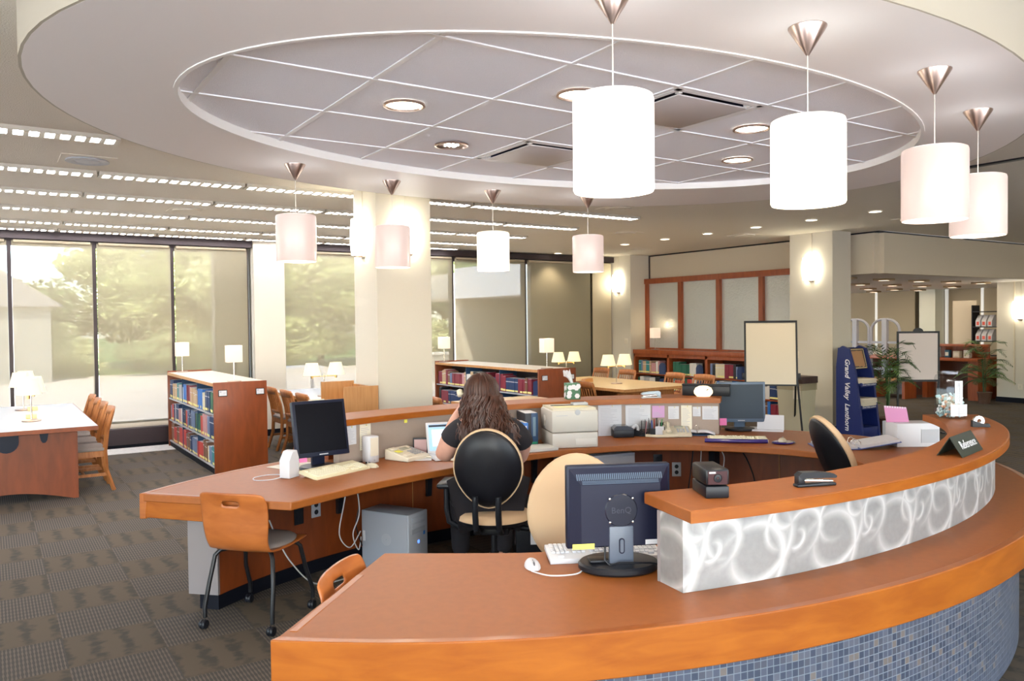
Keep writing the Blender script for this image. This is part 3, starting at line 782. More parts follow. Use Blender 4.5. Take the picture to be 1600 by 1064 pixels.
# knee wall round the back and left: wood inside, grey laminate on the cut end, black kick
def sub(c): return c
t0_, t1_ = 222, 497
kin = ell(3.02, 3.70, 2.60, 1.76, t0_, t1_, 120); kout = ell(3.02, 3.70, 2.78, 1.95, t0_, t1_, 120)
MB().band(kin, kout, .10, .694).build('knee_wall', M_panel, desk)
MB().band(ell(3.02, 3.70, 2.63, 1.79, t0_, t1_ - .8, 120), ell(3.02, 3.70, 2.75, 1.92, t0_, t1_ - .8, 120), 0, .10).build('toe_kick', M_kick, desk)
e0, e1 = Vector(kin[-1]), Vector(kout[-1])
de = (e1 - e0).normalized(); ne = Vector((-de.y, de.x))
if ne.x > 0: ne = -ne
MB().prism([tuple(e0 - de * .004), tuple(e1 + de * .004), tuple(e1 + de * .004 + ne * .02), tuple(e0 - de * .004 + ne * .02)], .105, .693).build('end_panel', M_grey_lam, desk, smooth=0)
# vertical joints of the inner panelling
jb = MB()
for a in (380, 413.9, 436, 458):
    c_, s_ = math.cos(math.radians(a)), math.sin(math.radians(a))
    x, y = 3.02 + 2.597 * c_, 3.70 + 1.757 * s_
    jb.box(x - .002, x + .002, y - .003, y + .003, .11, .69)
jb.build('panel_joints', M_oak, desk, smooth=0)
# front apron: mosaic outside
mo = ell(3.02, 3.705, 2.81, 1.975, 222, 400, 110); mi_ = ell(3.02, 3.705, 2.785, 1.957, 222, 400, 110)
MB().band(mo, mi_, .03, .694, uv=True).build('mosaic_front', M_mosaic, desk)
# raised transaction counters
to = ell(3.00, 3.73, 2.93, 1.915, 249.8, 329, 90)
ti = ell(3.09, 3.71, 2.43, 1.606, 245.2, 332.5, 90)
o = MB().band(to, ti, 1.006, 1.05).build('transaction_counter', M_desktop, desk); mod_bevel(o, .004)
tf = MB().band(ell(3.00, 3.73, 2.934, 1.919, 249.8, 329, 90), ell(3.00, 3.73, 2.926, 1.91, 249.8, 329, 90), 1.007, 1.047)
tf.build('counter_edge', M_fascia, desk)
po = ell(3.02, 3.73, 2.855, 1.840, 249.6, 329.5, 110); pi_ = ell(3.05, 3.72, 2.70, 1.70, 248.2, 329.5, 110)
MB().band(po, pi_, .741, 1.005, uv=True).build('swirled_panel', M_swirl, desk)
pk = ell(3.06, 3.72, 2.685, 1.69, 247.8, 329.5, 110)
MB().band([(x * 1, y) for x, y in pi_], pk, .741, 1.004).build('panel_backing', M_grey_lam, desk)
# rear counter with tackboard under it
bo = ell(3.00, 3.73, 2.93, 1.915, 35.5, 111, 90); bi = ell(3.09, 3.71, 2.414, 1.606, 33.8, 118, 90)
o = MB().band(bo, bi, 1.006, 1.05).build('transaction_counter', M_desktop, desk); mod_bevel(o, .004)
MB().band(ell(3.09, 3.71, 2.418, 1.610, 33.8, 118, 90), ell(3.09, 3.71, 2.409, 1.601, 33.8, 118, 90), 1.007, 1.048).build('counter_edge', M_fascia, desk)
TKA, TKB = 2.455, 1.65
MB().band(ell(3.08, 3.71, TKA + .05, TKB + .05, 34.2, 116.5, 90), ell(3.08, 3.71, TKA, TKB, 34.2, 116.5, 90), .741, 1.005).build('tackboard', M_tack, desk)
MB().band(ell(3.02, 3.72, 2.88, 1.88, 36, 111, 90), ell(3.02, 3.72, 2.84, 1.84, 36, 111, 90), .741, 1.005).build('rear_panel', M_panel, desk)
# support brackets and wall plates
def kin_pt(a, off=0):
    c_, s_ = math.cos(math.radians(a)), math.sin(math.radians(a))
    return (3.02 + (2.60 - off) * c_, 3.70 + (1.76 - off) * s_, math.atan2(s_ / (1.76 - off), c_ / (2.60 - off)))
for a in (472.5, 434, 455):
    x, y, q = kin_pt(a)
    br = MB().prism([(0, .69), (-.26, .69), (-.26, .66), (-.05, .62), (-.025, .38), (0, .38)], -.02, .02, rot=RX(PI / 2))
    br.build('bracket', M_black, desk, (x, y, 0), (0, 0, q), smooth=0)
    if a == 396.5: pass
x, y = 4.86, 3.96   # steel leg under the back run
MB().box(-.03, .03, -.03, .03, 0, .69).build('leg', M_black, desk, (4.86, 4.46, 0), smooth=0)
def plate(a, z, dbl, nm, m):
    x, y, q = kin_pt(a, .004)
    p = MB().box(-.008, 0, -.038, .038, z - .06, z + .06, .002).build(nm, m, desk, (x, y, 0), (0, 0, q))
    s_ = MB()
    for dz in (-.025, .025): s_.lathe([(0, .0005), (.017, .0005), (.017, 0)], (-.0085, 0, z + dz), 14, rot=RY(-PI / 2))
    s_.build('socket', M_black, p)
plate(477, .45, True, 'outlet_plate', M_greyp)
plate(403.8, .43, True, 'outlet_plate', M_greyp)
plate(480.4, .43, True, 'data_plate', M_black)
plate(407.9, .50, True, 'data_plate', M_black)

# cables hanging under the desk, each a thing
def cable(name, label, pts, r=.004, m=None, grp=None):
    P_ = [Vector(p) for p in pts]; Q = []
    for i in range(len(P_) - 1):
        p0, p1, p2, p3 = P_[max(i - 1, 0)], P_[i], P_[i + 1], P_[min(i + 2, len(P_) - 1)]
        for k in range(8):
            t = k / 8
            Q.append(.5 * ((2 * p1) + (-p0 + p2) * t + (2 * p0 - 5 * p1 + 4 * p2 - p3) * t * t + (-p0 + 3 * p1 - 3 * p2 + p3) * t ** 3))
    Q.append(P_[-1])
    return tag(MB().tube(Q, r, 6).build(name, m or M_greyp), label, 'cable', grp)
M_cablew = mat('cable_grey', (.55, .55, .56), .5)
cable('cable', 'long pale cable drooping from the black wall plate to the floor by the tower', [(1.40, 4.83, .52), (1.43, 4.78, .42), (1.52, 4.80, .25), (1.70, 4.90, .06), (1.95, 5.02, .012), (2.15, 5.12, .012)], .0045, M_cablew)
cable('cable', 'looping pale cable hanging left of the grey computer tower', [(1.98, 5.0, .69), (1.93, 4.98, .5), (1.90, 4.98, .32), (1.98, 5.0, .22), (2.08, 5.06, .30)], .004, M_cablew)
cable('cable', 'pale cable hanging straight down beside the tower', [(2.02, 5.0, .69), (2.05, 5.0, .45), (2.01, 5.02, .30), (2.06, 5.05, .18), (2.10, 5.10, .25)], .004, M_cablew)
cable('cable', 'thin black cable hanging among pale ones beside the tower', [(2.03, 5.02, .69), (2.06, 5.03, .5), (2.04, 5.04, .35), (2.09, 5.06, .2)], .004, M_black)
cable('cable', 'short dark cable looping under the desk edge by the bracket', [(1.63, 4.85, .69), (1.66, 4.85, .60), (1.76, 4.92, .60), (1.84, 4.96, .69)], .003, M_black)
cable('cable', 'blue network cable under the left desk by the bracket', [(1.80, 4.90, .69), (1.84, 4.92, .655), (1.9, 4.95, .66), (1.94, 4.97, .69)], .003, mat('cable_blue', (.05, .15, .55), .5))
cable('cable', 'pale cable hanging behind the black office chair', [(3.20, 5.15, .69), (3.22, 5.14, .5), (3.19, 5.14, .3), (3.24, 5.14, .15)], .004, M_cablew)
cable('cable', 'second pale cable right of the black office chair', [(3.27, 5.15, .69), (3.30, 5.14, .5), (3.36, 5.12, .3), (3.32, 5.14, .15)], .004, M_cablew)
cable('cable', 'black cable arching down right of the desk leg under the silver monitor', [(4.96, 4.30, .69), (5.03, 4.28, .60), (5.08, 4.24, .42), (5.08, 4.22, .2)], .005, M_black)
cable('cable', 'black cable left of the desk leg under the silver monitor', [(4.72, 4.55, .69), (4.70, 4.55, .55), (4.66, 4.55, .35)], .005, M_black)
cable('cable', 'grey cable left of the desk leg under the silver monitor', [(4.78, 4.52, .69), (4.74, 4.5, .5), (4.7, 4.5, .35)], .004, M_cablew)
cable('cable', 'grey cable looping beside the desk leg under the silver monitor', [(4.86, 4.42, .69), (4.91, 4.4, .6), (4.88, 4.4, .45)], .004, M_cablew)

# ------------------------------------------------------------------ things on and around the desk
def monitor(label, loc, rz, frame_m, screen_m, w_=.41, h_=.34, z0=.10, tilt=6, scr_txt=None, pivot=True, rear=False, round_base=True):
    # local: screen faces -y
    t = thing('computer_monitor', label, 'monitor', loc, rz)
    piv = bpy.data.objects
    R = RX(math.radians(-tilt))
    hc = z0 + h_ / 2
    def tr(mb):
        for v in mb.bm.verts: v.co = Vector((0, 0, hc)) + R @ (v.co - Vector((0, 0, hc)))
        return mb
    sc_w, sc_h = w_ - .036, h_ - .05
    hs = MB().box(-w_ / 2, w_ / 2, -.022, .022, z0, z0 + h_, .005)
    hs.box(-w_ * .38, w_ * .38, .02, .05, z0 + .05, z0 + h_ - .05, .015)
    tr(hs).build('housing', frame_m, t)
    tr(MB().box(-sc_w / 2, sc_w / 2, -.0235, -.021, z0 + .03, z0 + .03 + sc_h)).build('screen', screen_m, t, smooth=0)
    tr(MB().box(-.03, .03, -.0235, -.022, z0 + .010, z0 + .017)).build('badge', M_greyp, t, smooth=0)
    MB().box(-.045, .045, .03, .06, .015, hc, .006).build('neck', frame_m if not rear else M_greyp, t)
    if round_base: MB().lathe([(0, 0), (.125, 0), (.13, .008), (.125, .02), (.05, .026), (0, .028)], (0, .03, 0), 40, sy=.85).build('base', M_black if rear is False else M_black, t)
    return t
M_scr_off = mat('screen_black', (.003, .003, .006), .3, spec=.08)
M_scr_grey = mat('screen_grey', (.055, .07, .09), .5, spec=.1)
M_navyp = mat('navy_plastic', (.008, .011, .028), .42, spec=.25)
M_silverblue = mat('silver_blue_plastic', (.09, .13, .19), .4)
mL = monitor('black framed monitor tilted back on the left end of the desk', (1.83, 5.12, .742), math.radians(4), M_navyp, M_scr_off, .37, .37, .085, 12)
for ch in mL.children:
    if ch.name.startswith('housing'): pass
R_ = math.radians(4)
tag(MB().box(-.055, .055, -.003, .003, -.010, .010).build('label_strip', M_cream, None, (1.825, 5.165, 1.192), (math.radians(-12), 0, R_), smooth=0), 'cream label strip on the top edge of the left black monitor', 'label')
mR = monitor('silver blue monitor with grey screen on the back desk by the easel', (5.43, 4.68, .742), math.radians(-35), M_silverblue, M_scr_grey, .415, .345, .075, 2)
text('lettering', 'SAMSUNG', .012, M_paper, mR, (0, -.0245, .083), (PI / 2, 0, 0))
# front monitor, seen from behind
mF = thing('computer_monitor', 'large dark monitor seen from behind on the front worktop', 'monitor', (2.03, 2.355, .742), math.radians(154))
# local: the back faces -y after the half turn of the others; here +y is the back
fr = MB().box(-.205, .205, -.025, .012, .085, .405, .006)
R = RX(math.radians(4))
fr.build('housing', M_navyp, mF)
bk = MB()
o_ = [(-.195, .09), (.195, .09), (.195, .395), (-.195, .395)]; i_ = [(-.155, .10), (.155, .10), (.155, .335), (-.155, .335)]
va = [bk.bm.verts.new((x, .012, z)) for x, z in o_]; vb = [bk.bm.verts.new((x, .045, z)) for x, z in i_]
for k in range(4): bk.bm.faces.new((va[k], va[(k + 1) % 4], vb[(k + 1) % 4], vb[k]))
bk.bm.faces.new(vb); bk.bm.faces.new(va[::-1])
bk.build('rear_shell', mat('rear_shell_plastic', (.008, .010, .028), .4, spec=.3), mF, smooth=20)
MB().box(-.195, .195, -.027, -.0255, .095, .395).build('screen', M_scr_off, mF, smooth=0)
vt = MB()
for k in range(44):
    x = -.166 + k * .0077
    vt.box(x, x + .004, .0262, .0272, .352, .374)
for k in range(3): vt.box(-.15, .15, .030, .0308, .3385 + k * .0045, .3405 + k * .0045)
for v in vt.bm.verts:
    # lie on the sloping top band of the shell
    v.co.y = .012 + (.395 - v.co.z) / .06 * .033 + (v.co.y - .0262) * .6
vt.build('vent_grille', M_silverblue, mF, smooth=0)
MB().lathe([(0, .004), (.060, .004), (.064, .0)], (0, .045, .235), 40, rot=RX(-PI / 2)).build('mount_cover', mat('mount_black', (.012, .015, .03), .25), mF)
text('lettering', 'BenQ', .034, mat('letter_gloss', (.05, .055, .08), .2), mF, (0, .0496, .235), (PI / 2, 0, PI), .001)
sb = MB()
for dx, dz in ((-.045, .045), (.045, .045), (-.045, -.045), (.045, -.045)): sb.lathe([(0, .003), (.004, .002), (.004, 0)], (dx, .049, .235 + dz), 10, rot=RX(-PI / 2))
sb.build('screws', M_chrome, mF)
nk = MB().box(-.048, .048, .028, .050, .015, .175, .006)
nk.build('neck', mat('neck_grey', (.10, .12, .16), .4), mF)
MB().prism(rrect(.022, .060, .0109, 5, 0, 0), .0, .003, rot=RX(-PI / 2)).build('neck_slot', M_navyp, mF, (0, .051, .10))
MB().prism(rrect(.013, .050, .0064, 5, 0, 0), .0, .004, rot=RX(-PI / 2)).build('neck_slot_inset', mat('neck_grey', (0, 0, 0)), mF, (0, .051, .10))
MB().lathe([(0, 0), (.150, 0), (.158, .008), (.158, .022), (.15, .030), (.06, .034), (0, .035)], (0, .0, 0), 56, sy=.78).build('base', M_black, mF)
MB().box(.045, .12, -.02, .04, .034, .044, .003).build('base_flap', M_black, mF)
MB().box(.105, .19, .045, .0462, .092, .112).build('sticker', mat('sticker_yellow', (.85, .80, .12), .6), mF, smooth=0)
MB().box(-.155, -.095, .045, .0462, .10, .118).build('sticker', M_paper, mF, smooth=0)
MB().box(-.178, -.148, .026, .05, .125, .15, .002).build('connector', mat('connector_blue', (.02, .12, .65), .4), mF)
MB().tube([(.065, .05, .10), (.068, .055, .05), (.05, .065, .03), (.02, .085, .045), (-.10, .085, .04), (-.17, .06, .02)], .004, 8).build('power_cable', M_black, mF)
MB().tube([(-.163, .05, .125), (-.163, .06, .07), (-.175, .07, .03), (-.24, .05, .01)], .005, 8).build('video_cable', M_black, mF)
# keyboards
def keyboard(label, loc, rz, m, keym, w_=.45, d_=.16, rest=None, feet=False, tilt=4):
    t = thing('keyboard', label, 'keyboard', loc, rz)
    R = RX(math.radians(tilt))
    b_ = MB().box(-w_ / 2, w_ / 2, -d_ / 2, d_ / 2, 0, .022, .004)
    for v in b_.bm.verts: v.co = R @ v.co + Vector((0, 0, .006))
    b_.build('body', m, t)
    kb = MB(); kw = .0185
    def key(x, y, ww=1.0):
        kb.box(x, x + kw * ww - .003, y, y + kw - .003, .021, .029, .0015)
    x0 = -w_ / 2 + .012
    for r in range(5):
        y = -d_ / 2 + .012 + r * kw
        c = 0; off = (0, .45, .25, .1, 0)[r]
        if r == 0:
            for ww, nn in ((1.4, 2), (6.2, 1), (1.4, 3)):
                for _ in range(nn):
                    key(x0 + c * kw, y, ww); c += ww
        else:
            key(x0, y, 1 + off); c = 1 + off
            while c < 13.8: key(x0 + c * kw, y); c += 1
            key(x0 + c * kw, y, 15 - c if 15 - c > .8 else 1)
    for k in range(14):
        if k % 5 != 1: key(x0 + k * 1.07 * kw, -d_ / 2 + .012 + 5.5 * kw)
    for r in range(5):
        for k in range(4): key(w_ / 2 - .012 - (4 - k) * kw, -d_ / 2 + .012 + r * kw)
        if r in (0, 3, 4):
            for k in range(3): key(w_ / 2 - .018 - (7.3 - k) * kw, -d_ / 2 + .012 + r * kw)
    for v in kb.bm.verts: v.co = R @ v.co + Vector((0, 0, .006))
    kb.build('keys', keym, t)
    if feet:
        for sx in (-1, 1): MB().box(sx * w_ * .4 - .012, sx * w_ * .4 + .012, d_ / 2 - .02, d_ / 2 - .012, 0, .03).build('foot', m, t, smooth=0)
    return t
M_kbc = mat('keyboard_cream', (.74, .68, .46), .5); M_key = mat('key_cream', (.82, .78, .60), .5)
keyboard('cream keyboard before the left black monitor', (1.86, 4.93, .742), math.radians(2), M_kbc, M_key, .46, .17, feet=True, tilt=10)
for o in [c for c in C.objects if c.get('label', '').startswith('cream keyboard before')]: o.rotation_euler = (0, 0, math.radians(22)); 
keyboard('cream keyboard with purple rest before the silver monitor', (4.935, 4.285, .742), math.radians(-42), M_kbc, M_key, .45, .155)
keyboard('white keyboard on raised feet behind the front monitor', (2.08, 2.51, .742), math.radians(153), M_whitep, M_whitep, .46, .16, feet=True, tilt=-6)
def gel(label, pts, cat='wrist rest', nm='wrist_rest', r=.016):
    return tag(MB().tube(pts, r, 12).build(nm, mat('purple_gel', (.035, .02, .16), .15, coat=.3)), label, cat)
gel('shiny purple wrist rest along the cream keyboard on the back desk', [(4.69, 4.40, .757), (4.80, 4.27, .757), (4.91, 4.17, .757), (5.03, 4.07, .757)])
def mouse(label, loc, rz, m=None, cable_pts=None):
    t = thing('computer_mouse', label, 'mouse', loc, rz)
    rows = []
    for k in range(9):
        y = -.055 + .11 * k / 8; s_ = math.sqrt(max(.04, 1 - (y / .062) ** 2)); hh = .034 * (1 - .35 * (k / 8)) * s_
        rows.append([(.031 * s_ * math.cos(a), y, max(0, hh * math.sin(a))) for a in [PI * q / 10 for q in range(11)]])
    b_ = MB().grid(rows); b_.quad([rows[0][q] for q in range(10, -1, -1)]); b_.quad(rows[-1])
    b_.build('shell', m or M_creamp, t, smooth=60)
    MB().lathe([(.0, -.003), (.006, -.003), (.006, .003), (0, .003)], (0, .028, .0265), 12, rot=RY(PI / 2)).build('wheel', M_greyp, t)
    MB().box(-.0008, .0008, .005, .05, .018, .0305).build('button_seam', M_black, t, smooth=0)
    return t
mouse('cream mouse right of the left keyboard', (2.13, 4.98, .742), math.radians(25))
mouse('white mouse on the front worktop left of the monitor base', (1.765, 2.56, .742), math.radians(-25 + 180), M_whitep)
mp = tag(MB().lathe([(0, 0), (.09, 0), (.1, .006), (.09, .012), (0, .012)], (0, 0, 0), 32, sy=.8).build('mouse_pad', mat('purple_gel', (0, 0, 0)), None, (5.13, 4.0, .742)), 'round purple mouse pad at right of the back keyboard', 'mouse pad')
mouse('cream mouse on the purple pad', (5.14, 4.02, .754), math.radians(-60))
cable('mouse_cable', 'white mouse cable curving on the front worktop to the monitor base', [(1.72, 2.50, .748), (1.75, 2.42, .746), (1.84, 2.38, .746), (1.92, 2.42, .746), (2.0, 2.44, .746)], .0028, M_whitep)
# speakers
def speaker(label, loc, rz, wedge=False):
    t = thing('desktop_speaker', label, 'speaker', loc, rz)
    b_ = MB().prism([(-.05, 0), (.05, 0), (.05, .11), (.012, .165), (-.03, .17), (-.05, .12)], -.038, .038, rot=RX(PI / 2)) if wedge else MB().box(-.04, .04, -.045, .045, 0, .185, .005)
    o = b_.build('cabinet', M_whitep, t); mod_bevel(o, .004)
    if wedge: MB().box(-.052, -.05, -.03, .03, .03, .11).build('grille', M_beigep, t, smooth=0)
    else: MB().box(-.032, .032, -.0475, -.045, .05, .175).build('grille', M_beigep, t, smooth=0); MB().lathe([(0, .002), (.005, .002), (.005, 0)], (0, -.0455, .02), 12, rot=RX(PI / 2)).build('knob', M_greyp, t)
    return t
speaker('white angular desktop speaker left of the black monitor', (1.57, 4.96, .742), math.radians(215), True)
speaker('white upright desktop speaker right of the black monitor', (2.20, 5.15, .742), math.radians(12))
cable('speaker_cable', 'white speaker cable in a loop on the left desk end', [(1.56, 5.04, .747), (1.48, 5.10, .745), (1.38, 5.06, .745), (1.36, 4.97, .745), (1.44, 4.93, .745), (1.52, 4.95, .75)], .0025, M_whitep)
cable('cable', 'black cable running right from the left monitor base', [(2.02, 5.30, .745), (2.10, 5.20, .745), (2.22, 5.22, .745), (2.16, 5.34, .745), (2.06, 5.38, .745)], .003, M_black)
tag(MB().box(-.14, .14, -.10, .10, 0, .002).build('paper_sheet', M_cream, None, (1.72, 5.36, .742), (0, 0, .4), smooth=0), 'cream sheet of paper lying behind the left white speaker', 'paper')
def sticky(label, loc, rot, m, s=.038): return tag(MB().box(-s, s, -.002, .002, -s, s).build('sticky_note', m, None, loc, rot, smooth=0), label, 'sticky note')
M_pink = mat('pink_note', (.90, .22, .48), .7)
sticky('pink sticky note on the lower left of the left black monitor', (1.69, 5.055, .835), (-.2, 0, R_), M_pink, .026)
sticky('pink sticky note at the lower left corner of the silver monitor', (5.285, 4.745, .822), (-.1, 0, math.radians(-35)), M_pink, .03)
# telephones
def telephone(label, loc, rz, handset_on=True):
    t = thing('desk_telephone', label, 'telephone', loc, rz)
    b_ = MB().prism([(-.11, 0), (.11, 0), (.11, .028), (-.11, .075)], -.115, .115, rot=RZ(-PI / 2) @ RX(PI / 2))
    o = b_.build('body', M_creamp if handset_on else M_beigep, t); mod_bevel(o, .006)
    kp = MB()
    for i in range(3):
        for j in range(4):
            kp.box(.0 + i * .024, .016 + i * .024, -.075 + j * .022, -.061 + j * .022, 0, .006, .0015)
    for j in range(6): kp.box(.077, .100, -.08 + j * .024, -.066 + j * .024, 0, .005, .001)
    sl = math.atan((.075 - .028) / .22)
    kp.build('keypad', M_greyp, t, (0, 0, .0525), (sl, 0, 0))
    MB().box(-.01, .06, .035, .075, 0, .004, .001).build('display', mat('phone_display', (.42, .42, .34), .25), t, (0, 0, .0525), (sl, 0, 0))
    cr = MB().box(-.105, -.045, -.09, -.055, 0, .012, .003).box(-.105, -.045, .055, .09, 0, .012, .003)
    cr.build('cradle', M_beigep, t, (0, 0, .0525), (sl, 0, 0))
    return t
def handset(label, loc, rot, m=None):
    t = thing('telephone_handset', label, 'handset', loc); t.rotation_euler = rot
    b_ = MB().tube([(0, -.075, .01), (0, -.04, .022), (0, .0, .027), (0, .04, .022), (0, .075, .01)], [.014, .013, .012, .013, .014], 10)
    b_.build('grip', m or M_creamp, t)
    MB().lathe([(0, -.022), (.024, -.018), (.027, .0), (.02, .014), (0, .018)], (0, -.08, .0), 18).build('mouthpiece', m or M_creamp, t)
    MB().lathe([(0, -.022), (.024, -.018), (.027, .0), (.02, .014), (0, .018)], (0, .08, .0), 18).build('earpiece', m or M_creamp, t)
    return t
telephone('beige desk telephone without handset, right of the upright white speaker', (2.47, 5.13, .742), math.radians(22), False)
telephone('cream desk telephone with handset on, on the back desk under pinned notes', (4.78, 4.80, .742), math.radians(-38))
handset('cream handset resting on the back desk telephone', (4.715, 4.835, .815), (.22, 0, math.radians(-38)))
cd_ = cable('coiled_cord', 'pale coiled telephone cord running from left telephone to the laptop', [(2.55, 5.10, .755), (2.62, 5.02, .752), (2.66, 4.93, .752), (2.68, 4.83, .752), (2.70, 4.79, .752)], .0085, M_beigep)
tag(MB().tube([(4.50, 4.87, .758), (4.56, 4.80, .755), (4.63, 4.74, .755), (4.70, 4.70, .757)], .012, 10).build('headset_rest', M_creamp), 'cream handset lying flat before the pen holder on the back desk', 'handset')
sticky('small yellow note on the beige left telephone', (2.40, 5.12, .802), (PI / 2 + .1, 0, .4), mat('sticker_yellow', (.85, .8, .12)), .022)
tag(MB().box(-.10, .10, -.07, .07, 0, .004).build('notepad', M_paper, None, (2.52, 5.07, .742), (0, 0, -.5), smooth=0), 'white notepad on the desk before the left telephone', 'notepad')
# laptop
lp = thing('laptop', 'white open laptop half hidden behind the seated person', 'laptop', (2.76, 4.98, .742), math.radians(-14))
MB().box(-.16, .16, -.11, .11, 0, .022, .006).build('base', M_whitep, lp)
kk = MB()
for r in range(5):
    for c in range(13): kk.box(-.135 + c * .021, -.117 + c * .021, -.02 + r * .022, -.002 + r * .022, .022, .025)
kk.build('keys', M_whitep, lp, smooth=0)
lid = MB().box(-.16, .16, 0, .012, 0, .225, .005).build('lid', M_whitep, lp, (0, .11, .02), (math.radians(-17), 0, 0))
scr = mat('laptop_screen', (.25, .4, .6), .3, emit=.55, ecol=(.30, .48, .72))
MB().box(-.145, .145, -.0015, 0, .018, .208).build('screen', scr, lid, smooth=0)
wd = MB().box(-.14, .14, -.0025, -.0015, .19, .205)
wd.build('screen_bar', mat('screen_bar_dark', (.03, .04, .06), .4), lid, smooth=0)
MB().box(-.12, .05, -.0025, -.0015, .05, .17).box(.07, .13, -.0025, -.0015, .09, .17).build('screen_window', mat('screen_window', (.7, .8, .9), .4, emit=.7, ecol=(.75, .85, .95)), lid, smooth=0)
# desk organisers on the left part
po1 = thing('photo_frame', 'small pink and grey box frame left of the laptop', 'frame', (2.62, 5.22, .742), math.radians(-30))
MB().box(-.055, .055, 0, .012, 0, .125, .003).box(-.045, .045, -.003, 0, .012, .113).build('frame', M_black, po1)
MB().box(-.045, .045, -.005, -.003, .012, .113).build('picture', mat('dusky_pink', (.50, .33, .33), .6), po1, smooth=0)
MB().prism([(.055, 0), (.12, .02), (.055, .06)], .0, .12).build('side_flap', mat('rose', (.75, .45, .45), .6), po1, smooth=0)
def pen_cup(label, loc, rz, n=6):
    t = thing('desk_organiser', label, 'organiser', loc, rz)
    MB().box(-.06, .06, -.045, .045, 0, .004).box(-.06, -.056, -.045, .045, .004, .10).box(.056, .06, -.045, .045, .004, .07).box(-.056, .056, .041, .045, .004, .10).box(-.056, .056, -.045, -.041, .004, .06).build('tray', M_black, t, smooth=0)
    MB().box(-.002, .002, -.041, .041, .004, .09).build('divider', M_black, t, smooth=0)
    for k in range(n):
        x = -.04 + .016 * k; c = [(.02, .10, .5), (.55, .05, .05), (.02, .02, .02), (.6, .6, .62), (.05, .3, .1), (.7, .6, .1)][k % 6]
        tag(MB().tube([(0, 0, .005), (0, .0, .125 + (k % 3) * .01)], .004, 8).build('pen', mat('pen_%d' % (k % 6), c, .4), None, (loc[0] + (x * math.cos(rz)), loc[1] + x * math.sin(rz), loc[2]), (.05, .06 * (k - 2), 0)),
            'pen standing in %s, %s from its left' % ('the organiser by the laptop' if loc[0] < 4 else 'the black back desk organiser', ['first', 'second', 'third', 'fourth', 'fifth', 'sixth'][k]), 'pen', 'pens in desk organisers')
    return t
pen_cup('black wire organiser with blue pens left of the laptop', (2.77, 5.25, .742), -.4)
tag(MB().box(-.045, .045, -.003, .003, 0, .09).build('note_card', M_paper, None, (2.69, 5.14, .746), (-.35, 0, -.45), smooth=0), 'white card leaning before the organiser beside the laptop', 'card')
tag(MB().tube([(-.04, 0, 0), (.04, 0, 0)], .012, 10).build('tape_roll', M_whitep, None, (2.62, 5.12, .755), (0, 0, .6)), 'short white tube lying beside the pink frame', 'tube')
sticky('tiny yellow note on the tackboard left of the laptop', (2.55, 5.315, .985), (0, 0, .05), mat('sticker_yellow', (.85, .8, .12)), .012)
# reference books beside the printer
def bigbook(label, x, th, h_, dp, m, m2=None, loc=(3.52, 5.16, .742), rz=math.radians(-18), band=None):
    t = thing('book', label, 'book', loc, rz)
    MB().box(x - th / 2, x + th / 2, -dp / 2, dp / 2, 0, h_, .003).build('cover', m, t)
    MB().box(x - th / 2 + .004, x + th / 2 - .004, -dp / 2 + .012, dp / 2 + .001, h_ - .004, h_ + .001).build('pages', M_paper, t, smooth=0)
    if band: MB().box(x - th * .18, x + th * .18, -dp / 2 - .001, -dp / 2, h_ * .30, h_ * .88).build('spine_title', band, t, smooth=0); MB().box(x - th * .4, x + th * .4, -dp / 2 - .001, -dp / 2, h_ * .06, h_ * .13).build('spine_sticker', mat('sticker_green', (.02, .30, .14), .6), t, smooth=0)
    return t
M_navy = mat('book_navy', (.02, .06, .14), .5); M_blue = mat('book_blue', (.03, .16, .50), .5)
bigbook('thick dark teal binder beside the beige printer', .03, .062, .255, .20, M_navy, band=mat('spine_grey', (.16, .24, .30), .5))
bigbook('black topped ledger behind the blue books by the printer', -.035, .05, .255, .24, mat('book_black', (.02, .02, .03), .5), loc=(3.54, 5.17, .742))
bigbook('slim blue reference book left of the thick binder', -.03, .035, .19, .17, M_blue, loc=(3.47, 5.09, .742), band=M_paper)
be = thing('bookend', 'curved blue metal bookend left of the reference books by printer', 'bookend', (3.425, 5.18, .742), math.radians(-18))
MB().prism([(-.07, 0), (.07, 0), (.07, .15), (.055, .19), (.02, .21), (-.02, .21), (-.055, .19), (-.07, .15)], -.002, .002, rot=RZ(-PI / 2) @ RX(PI / 2)).build('upright', M_blue, be, smooth=0)
MB().box(-.0, .08, -.06, .06, 0, .002).build('foot', M_blue, be, smooth=0)
for k, (dx, lab) in enumerate(((0, 'grey paper stack lying left of the printer'),)):
    tag(MB().box(-.14, .14, -.10, .10, 0, .025, .002).build('paper_stack', mat('grey_paper', (.55, .55, .52), .8), None, (3.42, 4.90, .742), (0, 0, -.15)), lab, 'paper')
# printer
pr = thing('laser_printer', 'large beige laser printer on the back desk', 'printer', (3.78, 4.96, .742), math.radians(-22))
W2, D2 = .18, .18
M_prn = mat('printer_beige', (.58, .54, .48), .45)
o = MB().box(-W2, W2, -D2, D2, .0, .115, .008).build('paper_tray', M_prn, pr)
o = MB().box(-W2 - .003, W2 + .003, -D2 - .004, D2, .119, .285, .014).build('body', M_prn, pr)
MB().prism([(-W2 + .01, .275), (W2 - .01, .275), (W2 - .01, .300), (-W2 + .01, .300)], -.165, .165, rot=RX(PI / 2)).build('top_cover', mat('printer_top', (.62, .57, .43), .45), pr)
MB().box(-.13, .10, .04, .07, .300, .304).build('output_slot', M_black, pr, smooth=0)
MB().box(-.13, .13, -.10, .01, .298, .303, .002).build('output_tray', mat('printer_yellow', (.80, .68, .36), .5), pr)
MB().box(.0, .165, -D2 - .0045, -D2, .02, .07, .002).build('tray_handle', mat('printer_shade', (.66, .62, .56), .5), pr)
